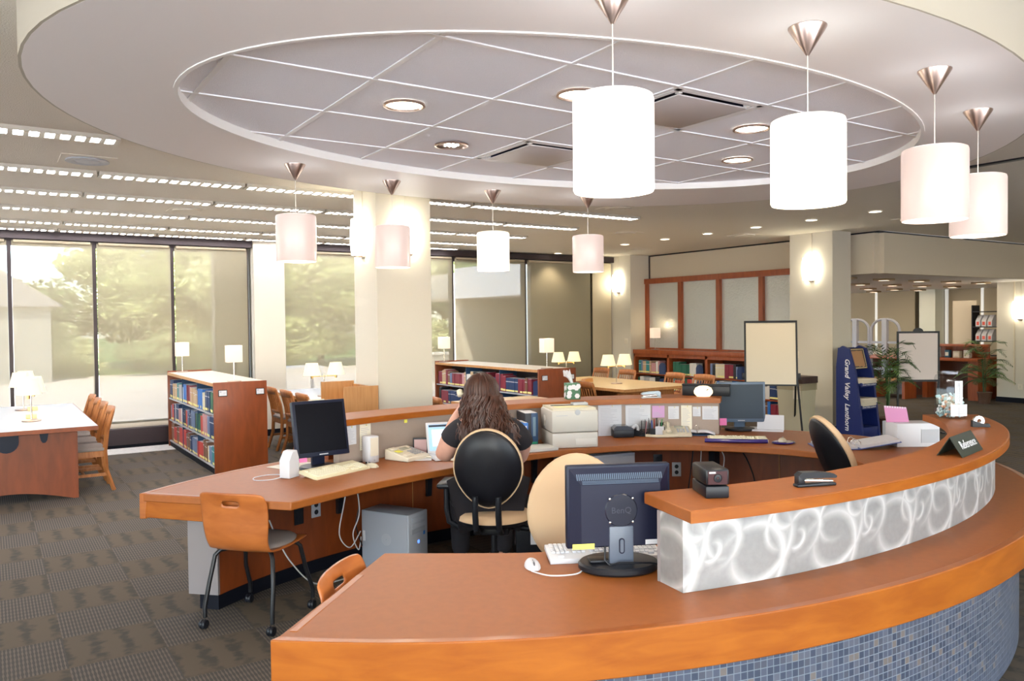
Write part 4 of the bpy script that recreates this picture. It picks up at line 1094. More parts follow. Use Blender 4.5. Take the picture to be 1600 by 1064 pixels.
MB().lathe([(0, .003), (.02, .002), (.022, 0)], (.02, -D2 - .004, .27), 20, rot=RX(PI / 2), sx=1).build('badge', M_greyp, pr)
MB().box(-.15, -.06, -D2 - .005, -D2 - .0035, .245, .249).build('model_text', M_greyp, pr, smooth=0)
for dz in (-.03, -.018, -.006, .006, .018, .03):
    pass
sv = MB()
for k in range(5): sv.tube([(-W2 - .004, .02 + .012 * k, .15), (-W2 - .006, .0 + .012 * k, .19), (-W2 - .004, .02 + .012 * k, .23)], .0022, 6)
sv.build('side_vents', mat('printer_shade', (0, 0, 0)), pr)
ca = thing('calculator', 'small grey calculator lying on top of the printer', 'calculator', (3.90, 4.98, 1.044), math.radians(-20))
MB().box(-.06, .06, -.04, .04, 0, .018, .003).build('body', M_greyp, ca); MB().box(-.045, .045, .008, .03, .018, .020).build('display', M_scr_grey, ca, smooth=0)
# tissue box on the rear counter
tb = thing('tissue_box', 'flower patterned tissue box with tissue sticking up, on rear counter', 'tissue box', (4.10, 5.33, 1.05), math.radians(-25))
M_tis = mat('tissue_green', (.06, .16, .09), .6)
MB().box(-.058, .058, -.058, .058, 0, .135, .003).build('box', M_tis, tb)
fl = MB(); rr = random.Random(4)
for (x, z) in ((-.03, .10), (.0, .105), (.025, .095), (-.035, .055), (.03, .03), (-.04, .03), (.04, .11)):
    for k in range(6):
        a = k * PI / 3
        fl.lathe([(0, .0016), (.010, .001), (.011, 0)], (x + .011 * math.cos(a), -.058, z + .011 * math.sin(a)), 8, rot=RX(PI / 2))
for (y, z) in ((-.03, .10), (.02, .09), (0, .04), (.035, .03)):
    for k in range(6):
        a = k * PI / 3
        fl.lathe([(0, .0016), (.010, .001), (.011, 0)], (-.058, y + .011 * math.cos(a), z + .011 * math.sin(a)), 8, rot=RY(-PI / 2))
fl.build('flower_print', M_paper, tb)
rows = []
for i in range(9):
    a = 2 * PI * i / 8
    rows.append([(.012 * math.cos(a) * (1 + k * .35) - .012 * k, .012 * math.sin(a) * (1 + k * .22), .133 + .030 * k * (1 - .12 * abs(math.sin(a * 1.5))) - (.010 * k * k * .35 if i % 3 == 0 else 0)) for k in range(5)])
MB().grid(rows).build('tissue', M_paper, tb, smooth=60)
# staplers
def stapler(label, loc, rz, m, base_m, L=.15):
    t = thing('stapler', label, 'stapler', loc, rz)
    MB().box(L * .30, L * .47, -.016, .016, .010, .046, .004).build('hinge', m, t)
    MB().box(-L / 2, L / 2, -.018, .018, 0, .012, .004).build('base', base_m, t)
    MB().box(-L * .45, L * .42, -.012, .012, .016, .026, .003, rot=RY(math.radians(-4))).build('magazine', M_chrome, t)
    MB().prism([(-L * .5, .030), (L * .40, .034), (L * .47, .045), (L * .38, .058), (-.01, .056), (-L * .42, .048), (-L * .52, .038)], -.017, .017, rot=RX(PI / 2)).build('arm', m, t)
    return t
st = stapler('black stapler lying on the front raised counter', (2.68, 1.945, 1.05), math.radians(160), M_black, M_black, .17)
stapler('silver grey stapler on the rear raised counter', (4.66, 4.97, 1.05), math.radians(-25), mat('stapler_silver', (.35, .42, .50), .3, .3), M_greyp, .17)
# pencil sharpener
ps = thing('pencil_sharpener', 'black electric pencil sharpener at the end of the front raised counter', 'sharpener', (2.25, 2.085, 1.05), math.radians(61))
L = .17
o = MB().box(-L / 2, L / 2, -.044, .044, 0, .045, .006).build('shavings_drawer', M_black, ps)
o = MB().box(-L / 2, L / 2, -.045, .045, .047, .108, .010).build('body', mat('sharpener_black', (.008, .008, .010), .35, spec=.3), ps)
MB().box(-L / 2 - .002, -L / 2 + .001, -.036, .036, .052, .100).build('front_plate', mat('dark_red_plate', (.04, .008, .010), .2), ps, smooth=0)
MB().lathe([(.014, .004), (.016, .001), (.006, .002), (0, -.004)], (-L / 2 - .002, -.0, .075), 20, rot=RY(-PI / 2)).build('pencil_hole', M_black, ps)
MB().box(-L / 2 - .003, -L / 2 - .0015, .008, .032, .092, .098).build('brand_plate', M_paper, ps, smooth=0)
# tent sign
sg = thing('tent_sign', 'black tent sign reading Reference on the front raised counter', 'sign', (3.90, 2.02, 1.05), math.radians(12))
M_signb = mat('sign_black', (.012, .022, .014), .35)
hh = .09; half = .165
MB().quad([(-half, -.055, 0), (half, -.055, 0), (half, 0, hh), (-half, 0, hh)]).quad([(half, .055, 0), (-half, .055, 0), (-half, 0, hh), (half, 0, hh)]).build('board', M_signb, sg, smooth=0)
mod_solid(sg.children[0], .003)
ang = math.atan2(hh, .055)
text('lettering', 'Reference', .058, M_paper, sg, (.01, -.0285 - .003, hh * .5 + .0015), (ang, 0, 0), .0006, font_bold=False)
# ear plug jar
jr = thing('plastic_jar', 'clear plastic jar labelled EAR PLUGS on the raised counter', 'jar', (5.20, 2.76, 1.05), math.radians(-28))
M_clear = clear_mat('clear_plastic', (.88, .89, .90), .035, .05)
prof = [(0, .0), (.088, .002), (.093, .012), (.093, .255), (.086, .275), (.070, .283)]
MB().lathe(prof, (0, 0, 0), 8).build('jar_body', M_clear, jr, smooth=20)
MB().lathe([(.070, .283), (.074, .286), (.074, .300), (.066, .304), (0, .304)], (0, 0, 0), 24).build('lid', clear_mat('clear_lid', (.85, .87, .88), .08, .1), jr)
rr = random.Random(2)
jm = [mat('plug_%d' % i, c, .5) for i, c in enumerate(((.75, .78, .80), (.55, .72, .75), (.80, .45, .30), (.35, .55, .60)))]
pm = MB()
for _ in range(150):
    a = rr.uniform(0, 2 * PI); r_ = .075 * math.sqrt(rr.random()); z = .012 + rr.random() ** 1.3 * .13
    pm.box(r_ * math.cos(a) - .012, r_ * math.cos(a) + .012, r_ * math.sin(a) - .006, r_ * math.sin(a) + .006, z, z + .010, mi=rr.randrange(4), rot=Matrix.Rotation(rr.uniform(0, PI), 3, Vector((rr.gauss(0, 1), rr.gauss(0, 1), rr.gauss(0, 1) + .1)).normalized()))
o = pm.build('ear_plug_packets', jm, jr, smooth=0); o['kind'] = 'stuff'
MB().box(-.026, .026, -.0895, -.0885, .10, .245).build('label', M_paper, jr, smooth=0)
MB().box(-.055, .055, -.0905, -.0895, .020, .095).build('notice', M_paper, jr, smooth=0)
text('lettering', 'EAR PLUGS', .024, M_greyp, jr, (0, -.0902, .172), (PI / 2, -PI / 2, 0), .0004)
ln = MB()
for k in range(5): ln.box(-.045, .045 - .01 * (k % 2), -.0912, -.0905, .033 + k * .012, .036 + k * .012)
ln.build('notice_text', M_greyp, jr, smooth=0)
# tape dispenser beyond
td = thing('tape_dispenser', 'small black and clear tape dispenser right of the ear plug jar', 'tape dispenser', (4.90, 2.42, 1.05), math.radians(-40))
MB().prism([(-.05, 0), (.05, 0), (.045, .02), (.02, .018), (-.015, .028), (-.05, .04)], -.014, .014, rot=RX(PI / 2)).build('body', M_black, td, smooth=0)
MB().lathe([(.012, -.010), (.030, -.010), (.030, .010), (.012, .010), (.012, -.010)], (-.012, 0, .036), 24, rot=RX(PI / 2)).build('tape_roll', M_chrome, td)
# glowing glass lamp and long black box on the rear counter
gl = thing('glass_lamp', 'round glowing glass lamp on the rear counter before black box', 'lamp', (5.06, 4.76, 1.05), math.radians(-35))
MB().lathe([(0, 0), (.055, .004), (.078, .03), (.080, .05), (.066, .078), (.035, .093), (0, .096)], (0, 0, 0), 32, sx=1.0, sy=.7).build('glass_globe', mat('globe_glow', (1, .85, .62), .35, emit=.75, ecol=(1, .74, .48)), gl)
MB().box(-.002, .035, -.052, -.048, .055, .062, rot=RY(-.7)).build('dark_streak', M_black, gl, smooth=0)
bb = thing('document_box', 'long low black box on the rear counter behind the glowing lamp', 'box', (5.17, 4.83, 1.05), math.radians(-55))
MB().box(-.20, .20, -.035, .035, 0, .085, .004).build('body', M_black, bb); MB().box(-.203, .203, -.038, .038, .085, .10, .004).build('lid', M_black, bb)
# small things on the back desk
db = thing('disk_box', 'smoky black plastic card box on the back desk by the printer', 'box', (4.39, 5.03, .742), math.radians(-30))
MB().box(-.085, .085, -.07, .07, 0, .06, .006).build('base', M_black, db); MB().prism([(-.083, .06), (.083, .06), (.083, .072), (.03, .095), (-.06, .095), (-.083, .075)], -.068, .068, rot=RX(PI / 2)).build('lid', mat('smoky', (.07, .08, .10), .15), db)
td2 = thing('tape_dispenser', 'black tape dispenser between the card box and pen holder', 'tape dispenser', (4.52, 4.98, .742), math.radians(-60))
MB().prism([(-.07, 0), (.06, 0), (.07, .03), (.04, .035), (-.01, .05), (-.07, .065)], -.028, .028, rot=RX(PI / 2)).build('body', M_black, td2); MB().lathe([(.012, -.01), (.034, -.01), (.034, .01), (.012, .01)], (-.02, 0, .06), 24, rot=RX(PI / 2)).build('tape_roll', M_whitep, td2)
ls = thing('letter_sorter', 'black upright sorter with cards beside the back organiser', 'organiser', (4.57, 4.94, .742), math.radians(-45))
for k in range(3): MB().prism([(-.05, 0), (.05, 0), (.05, .10 + .01 * k), (-.05, .13 + .01 * k)], -.0015, .0015, rot=RZ(PI / 2) @ RX(PI / 2)).build('divider', M_black, ls, (-.035 + .03 * k, 0, .005), smooth=0)
MB().box(-.05, .05, -.05, .05, 0, .006).build('base', M_black, ls, smooth=0)
tag(MB().box(-.0015, .0015, -.045, .045, 0, .11).build('note_card', mat('pink_card', (.72, .30, .34), .6), None, (4.565, 4.94, .75), (0, .08, math.radians(-45)), smooth=0), 'pink card standing in the black sorter on the back desk', 'card')
pen_cup('black organiser holding pens and a white card on the back desk', (4.68, 4.92, .742), math.radians(-42), 5)
tag(MB().box(-.035, .035, -.0015, .0015, 0, .075).build('note_card', M_paper, None, (4.655, 4.865, .746), (-.15, 0, math.radians(-42)), smooth=0), 'white card before the black organiser on the back desk', 'card')
ob = thing('open_book', 'open spiral calendar lying under the notes on the back desk', 'book', (4.96, 4.74, .742), math.radians(-45))
MB().box(-.15, .15, -.085, .085, 0, .008).build('cover', M_navy, ob, smooth=0)
for s_ in (-1, 1):
    MB().grid([[(s_ * (.004 + .14 * k / 6), y, .012 + .022 * math.sin(PI * min(1, .25 + k / 8)) ) for k in range(7)] for y in (-.08, .08)]).build('page_block', M_paper, ob)
    mod_solid(ob.children[-1], .012, 0)
MB().tube([(-.012, -.02, .03), (-.02, -.02, .065), (.0, -.02, .085), (.02, -.02, .06), (.01, -.02, .03)], .0015, 6).build('ring', M_chrome, ob)
tag(MB().box(-.14, .14, -.10, .10, 0, .015).build('paper_tray', M_paper, None, (5.62, 4.56, .742), (0, 0, -.9), smooth=0), 'white paper pile behind the silver monitor foot', 'paper')
tag(MB().box(-.11, .11, -.004, .004, 0, .13).build('folder', M_paper, None, (5.60, 4.50, .75), (-.12, 0, -.95), smooth=0), 'white sheet standing behind the silver monitor', 'paper')
# ring binder with papers
rb = thing('ring_binder', 'open blue ring binder with white pages on the right of the desk', 'binder', (5.38, 3.56, .742), math.radians(-40))
M_bind = mat('binder_blue', (.06, .10, .34), .4)
MB().box(-.30, .0, -.13, .15, 0, .006).build('front_cover', M_bind, rb, smooth=0)
MB().prism([(0, 0), (.29, .055), (.29, .06), (0, .006)], -.15, .13, rot=RX(PI / 2)).build('back_cover', M_bind, rb, smooth=0)
MB().box(-.28, -.012, -.12, .14, .006, .022).build('pages_left', M_paper, rb, smooth=0)
MB().prism([(.01, .008), (.28, .058), (.28, .078), (.01, .028)], -.14, .12, rot=RX(PI / 2)).build('pages_right', M_paper, rb, smooth=0)
for yy in (-.08, .01, .10):
    MB().tube([(-.022, yy, .02), (-.018, yy, .05), (0, yy, .062), (.018, yy, .05), (.022, yy, .02)], .0025, 8).build('ring', M_chrome, rb)
# white literature stand with pink leaflet behind the front counter
lt = thing('brochure_stand', 'white stand on the desk behind the raised counter curve', 'stand', (5.80, 3.36, .742), math.radians(-32))
MB().box(-.16, .16, -.09, .09, 0, .175, .004).build('body', M_whitep, lt)
MB().box(.02, .15, -.094, -.09, .03, .13).build('window', M_greyp, lt, smooth=0)
pk_ = thing('leaflet', 'pink spiral bound leaflet standing on the white stand', 'leaflet', (5.70, 3.42, .918), math.radians(-32)); 
MB().prism([(-.08, 0), (.09, 0), (.07, .11), (-.10, .125)], -.003, .003, rot=RX(PI / 2)).build('page', mat('pink_leaf', (.62, .26, .46), .7), pk_, smooth=0)
sp = MB()
for k in range(9): sp.box(-.097 + k * .019, -.088 + k * .019, -.005, .005, .112 - k * .0015, .124 - k * .0015)
sp.build('spiral', M_paper, pk_, smooth=0)
# sheets pinned to the tackboard: (angle along the board, width, height, top z, colour)
def tk(a, off=0):
    c_, s_ = math.cos(math.radians(a)), math.sin(math.radians(a))
    x, y = 3.08 + (TKA - off) * c_, 3.71 + (TKB - off) * s_
    nx, ny = c_ / TKA, s_ / TKB
    return x, y, math.atan2(ny, nx) - PI / 2
M_pinkp = mat('mauve_paper', (.62, .36, .60), .8); M_crp = mat('cream_paper', (.80, .74, .60), .8)
NOTES = [(114.1, .098, .13, .998, M_paper, 'white typed sheet pinned at the tackboard left end'), (111.0, .095, .18, .998, M_crp, 'cream narrow notice pinned left of the yellow note'),
         (59.2, .205, .255, .999, M_paper, 'white typed page pinned just right of the printer'), (52.9, .215, .20, .992, M_paper, 'wide white page pinned second from the printer'), (48.3, .105, .10, .984, M_pinkp, 'mauve square note pinned on the tackboard'),
         (44.8, .09, .108, .978, M_paper, 'small white memo right of the mauve note'), (41.8, .09, .21, .985, M_crp, 'tall cream notice behind the back desk telephone'), (39.4, .065, .08, .972, M_paper, 'smallest white memo right of the tall cream notice'), (36.2, .13, .113, .978, M_paper, 'white memo beside the silver monitor')]
for a, w_, h_, z1, m, lab in NOTES:
    x, y, q = tk(a, .006)
    t = thing('notice', lab, 'notice', (x, y, z1 - h_), q)
    MB().box(-w_ / 2, w_ / 2, -.0012, .0012, 0, h_).build('sheet', m, t, smooth=0)
    lb = MB(); rr = random.Random(int(a * 10)); nl = max(3, int(h_ / .014))
    for k in range(nl):
        if m is M_pinkp and k > 3: break
        lb.box(-w_ * .4, -w_ * .4 + w_ * rr.uniform(.4, .8), -.0018, -.0012, .012 + k * (h_ - .03) / nl, .0145 + k * (h_ - .03) / nl)
    lb.build('writing', mat('ink_grey', (.45, .45, .50), .8), t, smooth=0)
    MB().lathe([(0, .005), (.004, .004), (.004, 0)], (w_ * .1, -.001, h_ - .008), 10, rot=RX(PI / 2)).build('pin', mat('pin_yellow', (.7, .6, .1), .4), t)
# under desk equipment
tw = thing('computer_tower', 'silver grey computer tower on the floor under the left desk', 'computer', (2.30, 4.83, 0), math.radians(-52))
hx, hy, H = .105, .19, .43
tw.rotation_euler = (0, 0, math.radians(28)); tw.location = (2.295, 5.0, 0)
M_tw = mat('tower_silver', (.33, .35, .40), .4)
MB().box(-hx, hx, -hy, hy, .01, H, .004).build('case', M_tw, tw)
MB().box(-hx - .003, hx + .003, -hy - .018, -hy, .005, H + .002, .006).build('front_bezel', mat('tower_front', (.40, .43, .49), .35), tw)
for z in (.375, .335): MB().box(-.075, .075, -hy - .022, -hy - .017, z, z + .03, .002).build('drive_bay', mat('tower_front', (0, 0, 0)), tw)
MB().box(.035, .06, -hy - .021, -hy - .017, .345, .352).build('drive_button', M_greyp, tw, smooth=0)
MB().box(-.075, .075, -hy - .021, -hy - .017, .295, .325).build('floppy_bay', M_tw, tw, smooth=0)
MB().lathe([(0, .003), (.012, .002), (.012, 0)], (0, -hy - .018, .235), 18, rot=RX(PI / 2)).build('power_button', mat('blue_led', (.1, .2, .9), .3, emit=1.2, ecol=(.1, .25, 1)), tw)
MB().box(.055, .075, -hy - .0205, -hy - .018, .27, .30).build('sticker', M_blue, tw, smooth=0)
MB().box(.055, .07, -hy - .0205, -hy - .018, .31, .325).build('port', M_black, tw, smooth=0)
fan = MB()
for k in range(4): fan.lathe([(.008 + k * .009, .001), (.012 + k * .009, .001)], (-hx - .0005, -.02, .25), 24, rot=RY(-PI / 2))
fan.build('side_vent', M_greyp, tw)
MB().box(-hx - .002, -hx, .16, .18, .22, .29).build('latch', M_whitep, tw, smooth=0)
t2 = thing('computer_tower', 'black computer tower on the floor behind the black office chair', 'computer', (3.12, 4.55, 0), math.radians(-30))
t2.location = (3.22, 4.72, 0)
MB().box(-.10, .10, -.20, .20, .01, .42, .005).build('case', M_black, t2); MB().box(-.10, .10, -.216, -.20, .01, .42, .004).build('front_bezel', M_black, t2); MB().box(.0, .055, -.218, -.216, .16, .25).build('sticker', M_paper, t2, smooth=0)
MB().box(-.103, -.10, -.14, -.08, .14, .24).build('sticker', M_paper, t2, smooth=0)
dc = thing('drawer_cabinet', 'grey metal drawer cabinet under the back desk behind tan chair', 'cabinet', (4.02, 4.98, 0), math.radians(-8))
MB().box(-.28, .28, -.20, .12, .02, .66, .004).build('body', mat('cabinet_grey', (.30, .30, .33), .4), dc)
for z0, z1 in ((.36, .64), (.04, .34)):
    d_ = MB().box(-.27, .27, -.212, -.20, z0, z1, .002).build('drawer', mat('cabinet_grey', (0, 0, 0)), dc)
    MB().box(-.03, .03, -.222, -.212, z1 - .07, z1 - .055, .002).build('handle', M_black, d_)
tag(MB().box(-.05, .05, -.06, .06, 0, .025).build('sponge', mat('lime', (.45, .55, .05), .6), None, (3.80, 4.86, .661), smooth=0), 'lime green box lying on the grey drawer cabinet', 'box')

# ================================================================== CHAIRS AT THE DESK
M_seatfab = mat('taupe_fabric', (.26, .22, .20), .9, bump=.2, bscale=500)
def shell_chair(label, loc, rz):
    t = thing('side_chair', label, 'chair', loc, rz, None)
    # moulded ply: seat runs into the back; outline rows along the profile
    prof = [(.215, .435), (.19, .448), (.10, .445), (.0, .438), (-.10, .436), (-.165, .442), (-.205, .465), (-.228, .505), (-.236, .56), (-.238, .62), (-.244, .69), (-.2495, .712), (-.254, .735), (-.275, .79)]
    wd = [.19, .215, .225, .22, .21, .20, .195, .197, .205, .212, .213, .213, .210, .203]
    bm = bmesh.new(); rows = []
    NX = 16
    for i, ((y, z), w_) in enumerate(zip(prof, wd)):
        row = []
        for k in range(NX + 1):
            u = -1 + 2 * k / NX
            curve = .018 * u * u * (1 if i < 6 else 1.6)
            row.append(bm.verts.new((u * w_, y + (curve if i >= 6 else 0), z + (curve * .4 if i < 6 else 0) + (-.012 * abs(u) ** 6 if i == 13 else 0))))
        rows.append(row)
    for i in range(13):
        for k in range(NX):
            if i == 11 and 6 <= k <= 9: continue
            bm.faces.new((rows[i][k], rows[i][k + 1], rows[i + 1][k + 1], rows[i + 1][k]))
    m_ = MB(); m_.bm.free(); m_.bm = bm
    o = m_.build('shell', M_shell, t, smooth=60); mod_sub(o, 1); mod_solid(o, .013); o.modifiers.move(1, 0)
    # seat pad
    pr_ = []
    for i in range(9):
        y = .205 - .36 * i / 8; e = math.sin(PI * (i + .6) / 9.2) ** .35
        pr_.append([(u * .20 * e, y, .450 + .024 * (1 - abs(u) ** 4) * e) for u in [-1 + 2 * k / 10 for k in range(11)]])
    o = MB().grid(pr_).build('seat_pad', M_seatfab, t, smooth=60); mod_solid(o, .012)
    for sx in (-1, 1):
        for y0, y1, tn in ((.13, .235, 1), (-.12, -.20, -1)):
            lg = MB().tube([(sx * .12, y0 * .6, .428), (sx * .165, y0, .425), (sx * .185, y0 + tn * .02, .40), (sx * .205, y0 + tn * .05, .25), (sx * .215, y1, .12), (sx * .215, y1, .062)], .0125, 10)
            o = lg.build('leg', M_blackm, t)
            MB().lathe([(0, -.020), (.024, -.018), (.027, -.008), (.024, -.003), (.024, .003), (.027, .008), (.024, .018), (0, .020)], (sx * .215, y1 - .012, .0275), 18, rot=RY(PI / 2)).build('caster', M_black, o)
    MB().tube([(-.12, .078, .428), (.12, .078, .428)], .011, 8).tube([(-.12, -.072, .428), (.12, -.072, .428)], .011, 8).build('under_frame', M_blackm, t)
    return t
shell_chair('moulded orange plywood side chair with handle slot, on casters, at left desk end', (1.28, 4.65, 0), math.radians(41 - 90))
shell_chair('plywood side chair tucked behind the near worktop, only its slotted back showing', (1.27, 2.70, 0), math.radians(-44 - 90))

M_leather = mat('black_leather', (.006, .006, .009), .38, spec=.35)
M_tan = mat('tan_fabric', (.56, .39, .24), .85, bump=.15, bscale=400)
def office_chair(label, loc, rz, arms=True, lean=10, back_h=.50, back_w=.43, zc=.82, outer=None):
    t = thing('office_chair', label, 'office chair', loc, rz)
    # back: egg outline, tan cushion wraps to the rim and a black outer shell
    def egg(a, s=1.0):
        x = back_w / 2 * math.cos(a); z = back_h / 2 * math.sin(a)
        if z < 0: x *= 1 - .18 * (-z / (back_h / 2)) ** 2
        else: x *= 1 - .04 * (z / (back_h / 2)) ** 2
        return x * s, z * s
    def dish(ss, yy): return [[(egg(2 * PI * k / 40, s)[0], y + .02 * (egg(2 * PI * k / 40, s)[0] / .2) ** 2, egg(2 * PI * k / 40, s)[1]) for k in range(40)] for s, y in zip(ss, yy)]
    R = RX(math.radians(lean))
    def put(mb):
        for v in mb.bm.verts: v.co = R @ v.co + Vector((0, -.245, zc))
        return mb
    put(MB().grid(dish((.001, .5, .9, .955, .96), (-.042, -.040, -.022, -.008, .0)), closed=True)).build('outer_shell', outer or M_leather, t, smooth=60)
    put(MB().grid(dish((.96, .995, 1.0, .98, .9, .5, .001), (-.008, -.006, .012, .028, .042, .052, .055)), closed=True)).build('back_cushion', M_tan, t, smooth=60)
    # seat
    prof = [(.001, .44), (.20, .44), (.232, .452), (.24, .475), (.232, .50), (.20, .518), (.10, .522), (.001, .52)]
    MB().lathe([(r, z) for r, z in prof[3:]], seg=40, sy=1.0).build('seat_cushion', M_tan, t, smooth=60)
    MB().lathe([(r, z) for r, z in prof[:4]], seg=40).build('seat_pan', M_black, t, smooth=60)
    for sx in (-.07, .07):
        MB().tube([(sx, .05, .43), (sx, -.18, .42), (sx, -.27, .46), (sx, -.295, .55), (sx, -.29, .66)], .019, 10).build('back_bar', M_black, t)
    MB().box(-.11, .11, -.13, .10, .385, .44, .01).build('mechanism', M_black, t)
    MB().tube([(0, 0, .09), (0, 0, .25)], .03, 14).tube([(0, 0, .25), (0, 0, .40)], .019, 12).build('gas_lift', M_black, t)
    for k in range(5):
        a = 2 * PI * k / 5 + .3; c_, s_ = math.cos(a), math.sin(a)
        lg = MB().tube([(0, 0, .11), (.14 * c_, .14 * s_, .10), (.30 * c_, .30 * s_, .075)], .024, 10, r1=.015).build('base_spoke', M_black, t)
        MB().lathe([(0, -.025), (.026, -.02), (.029, 0), (.026, .02), (0, .025)], (.30 * c_, .30 * s_, .03), 16, rot=RZ(a) @ RY(PI / 2) @ RZ(0)).build('caster', M_black, lg)
    if arms:
        for sx in (-1, 1):
            ar = MB().tube([(sx * .12, .02, .41), (sx * .22, .0, .40), (sx * .285, -.01, .44), (sx * .30, -.01, .52), (sx * .30, -.01, .67)], .019, 10)
            o = ar.build('arm_support', M_black, t)
            MB().box(-.045, .045, -.12, .13, 0, .035, .016).build('arm_pad', M_leather, o, (sx * .30, .0, .665))
    return t
office_chair('black leather office chair with tan rim, holding the seated person', (2.655, 4.275, 0), math.radians(50 - 90), True, 8)
office_chair('tan padded office chair facing the front monitor, back cushion showing', (2.155, 2.775, 0), math.radians(232 - 90), False, 6, .56, .47, .80)
office_chair('black and tan office chair seen edge on behind the front raised counter', (4.70, 3.02, 0), math.radians(-28 - 90), False, 22, .56, .44, .82)

# ================================================================== THE PERSON
M_skin = mat('skin', (.66, .36, .27), .55, vary=.04, scale=30)
M_shirt = mat('black_shirt', (.012, .010, .014), .9)
M_hair = mat('brown_hair', (.045, .014, .007), .45, vary=.35, scale=40)
def skin(name, P_, E_, m, parent, sub=2, root=0):
    me = bpy.data.meshes.new(name)
    me.from_pydata([p[0] for p in P_], [], [])
    me = bpy.data.meshes.new(name); me.from_pydata([p[0] for p in P_], E_, []); me.materials.append(m)
    o = bpy.data.objects.new(name, me); C.objects.link(o); o.parent = parent
    mo_ = o.modifiers.new('skin', 'SKIN'); mo_.use_smooth_shade = True; mo_.branch_smoothing = .4
    for i, p in enumerate(P_):
        r = p[1]; sv = me.skin_vertices[0].data[i]
        sv.radius = r if isinstance(r, tuple) else (r, r); sv.use_root = (i == root)
    mod_sub(o, sub)
    return o
pz = math.radians(64 - 90)
person = thing('person', 'seated person in black short sleeved top with long wavy brown hair, telephoning', 'person', (2.63, 4.30, 0), pz)
HX, HY = -.03, .055      # head offset
P_ = [((0, 0, .60), .15), ((0, .01, .76), .15), ((0, .02, .92), .15), ((0, .01, 1.03), .12), ((HX * .4, .02, 1.10), .058), ((HX * .8, .035, 1.15), .050), ((HX, HY, 1.20), .070), ((HX, HY, 1.26), .086), ((HX, HY - .01, 1.315), .068),
      ((-.17, .0, 1.05), .075), ((-.245, .05, .93), .076), ((-.275, .12, .835), .062), ((-.245, .19, .94), .052), ((-.195, .19, 1.07), .036), ((-.150, .165, 1.155), .026),
      ((.17, .0, 1.04), .075), ((.235, .08, .92), .066), ((.235, .17, .80), .046), ((.18, .32, .785), .036), ((.12, .42, .785), .024), ((.10, .47, .782), .024),
      ((-.09, .06, .56), .095), ((-.13, .30, .54), .085), ((-.14, .46, .51), .066), ((-.14, .47, .30), .055), ((-.14, .46, .09), .038),
      ((.09, .06, .56), .095), ((.13, .30, .54), .085), ((.14, .46, .51), .066), ((.14, .47, .30), .055), ((.14, .46, .09), .038)]
E_ = [(0, 1), (1, 2), (2, 3), (3, 4), (4, 5), (5, 6), (6, 7), (7, 8), (3, 9), (9, 10), (10, 11), (11, 12), (12, 13), (13, 14), (3, 15), (15, 16), (16, 17), (17, 18), (18, 19), (19, 20),
      (0, 21), (21, 22), (22, 23), (23, 24), (24, 25), (0, 26), (26, 27), (27, 28), (28, 29), (29, 30)]
def fingers(base, dirs):
    for pts in dirs:
        prev = base
        for (p, r) in pts:
            P_.append((p, r)); E_.append((prev, len(P_) - 1)); prev = len(P_) - 1
# left hand wraps the handset held at the ear: palm at index 14, handset lies just inside it
hp = Vector((-.150, .165, 1.155))
fingers(14, [[((-.155, .150 - .0, 1.20 + .0), .0095), ((-.135, .125, 1.212), .0085), ((-.112, .120, 1.206), .0075)],
             [((-.160, .140, 1.185), .0095), ((-.142, .112, 1.192), .0085), ((-.116, .104, 1.186), .0075)],
             [((-.160, .135, 1.165), .0095), ((-.144, .106, 1.168), .0085), ((-.118, .098, 1.162), .0075)],
             [((-.155, .135, 1.145), .0085), ((-.140, .110, 1.145), .0078), ((-.120, .102, 1.142), .007)],
             [((-.128, .180, 1.180), .0105), ((-.108, .172, 1.205), .0088)]])
# right hand relaxed on the desk by the laptop
fingers(20, [[((.075 + .02 * k, .515 + (.006 if k in (1, 2) else 0), .790), .009), ((.072 + .02 * k, .545 + (.008 if k in (1, 2) else 0), .782), .008), ((.070 + .02 * k, .565 + (.008 if k in (1, 2) else 0), .772), .007)] for k in range(4)] +
        [[((.062, .485, .780), .011), ((.045, .51, .775), .009)]])
skin('body', P_, E_, M_skin, person, 2, 0)
# face
fc = MB().lathe([(0, -.012), (.012, -.008), (.014, .004), (.0, .016)], (HX, HY + .088, 1.235), 12).build('nose', M_skin, person)
for sx in (-1, 1):
    e_ = MB().lathe([(0, -.011), (.011, 0), (0, .011)], (HX + sx * .031, HY + .074, 1.262), 12).build('eye', M_paper, person)
    MB().lathe([(0, -.002), (.005, 0), (0, .002)], (HX + sx * .031, HY + .0865, 1.262), 10, rot=RX(PI / 2)).build('iris', M_black, e_)
    MB().lathe([(0, -.028), (.018, -.018), (.022, .008), (.014, .028), (0, .030)], (HX + sx * .086, HY, 1.245), 12, sx=.35).build('ear', M_skin, person)
MB().box(HX - .024, HX + .024, HY + .076, HY + .086, 1.196, 1.206, .004).build('mouth', mat('lips', (.5, .15, .14), .5), person)
# top: torso and short sleeves
T_ = [((0, .0, .58), .205), ((0, .01, .72), .200), ((0, .02, .88), .190), ((0, .01, 1.0), .165), ((-.005, .01, 1.065), .10),
      ((-.165, .0, 1.045), .088), ((-.218, .03, .975), .088), ((-.235, .045, .945), .086), ((.165, .0, 1.03), .088), ((.225, .055, .945), .084), ((.24, .08, .90), .080)]
skin('black_top', T_, [(0, 1), (1, 2), (2, 3), (3, 4), (3, 5), (5, 6), (6, 7), (3, 8), (8, 9), (9, 10)], M_shirt, person, 2, 0)
T_ = [((0, 0, .60), .17), ((-.10, .05, .57), .12), ((-.145, .30, .55), .105), ((-.15, .47, .53), .082), ((-.15, .48, .30), .070), ((-.15, .47, .09), .06), ((.10, .05, .57), .12), ((.145, .30, .55), .105), ((.15, .47, .53), .082), ((.15, .48, .30), .070), ((.15, .47, .09), .06)]
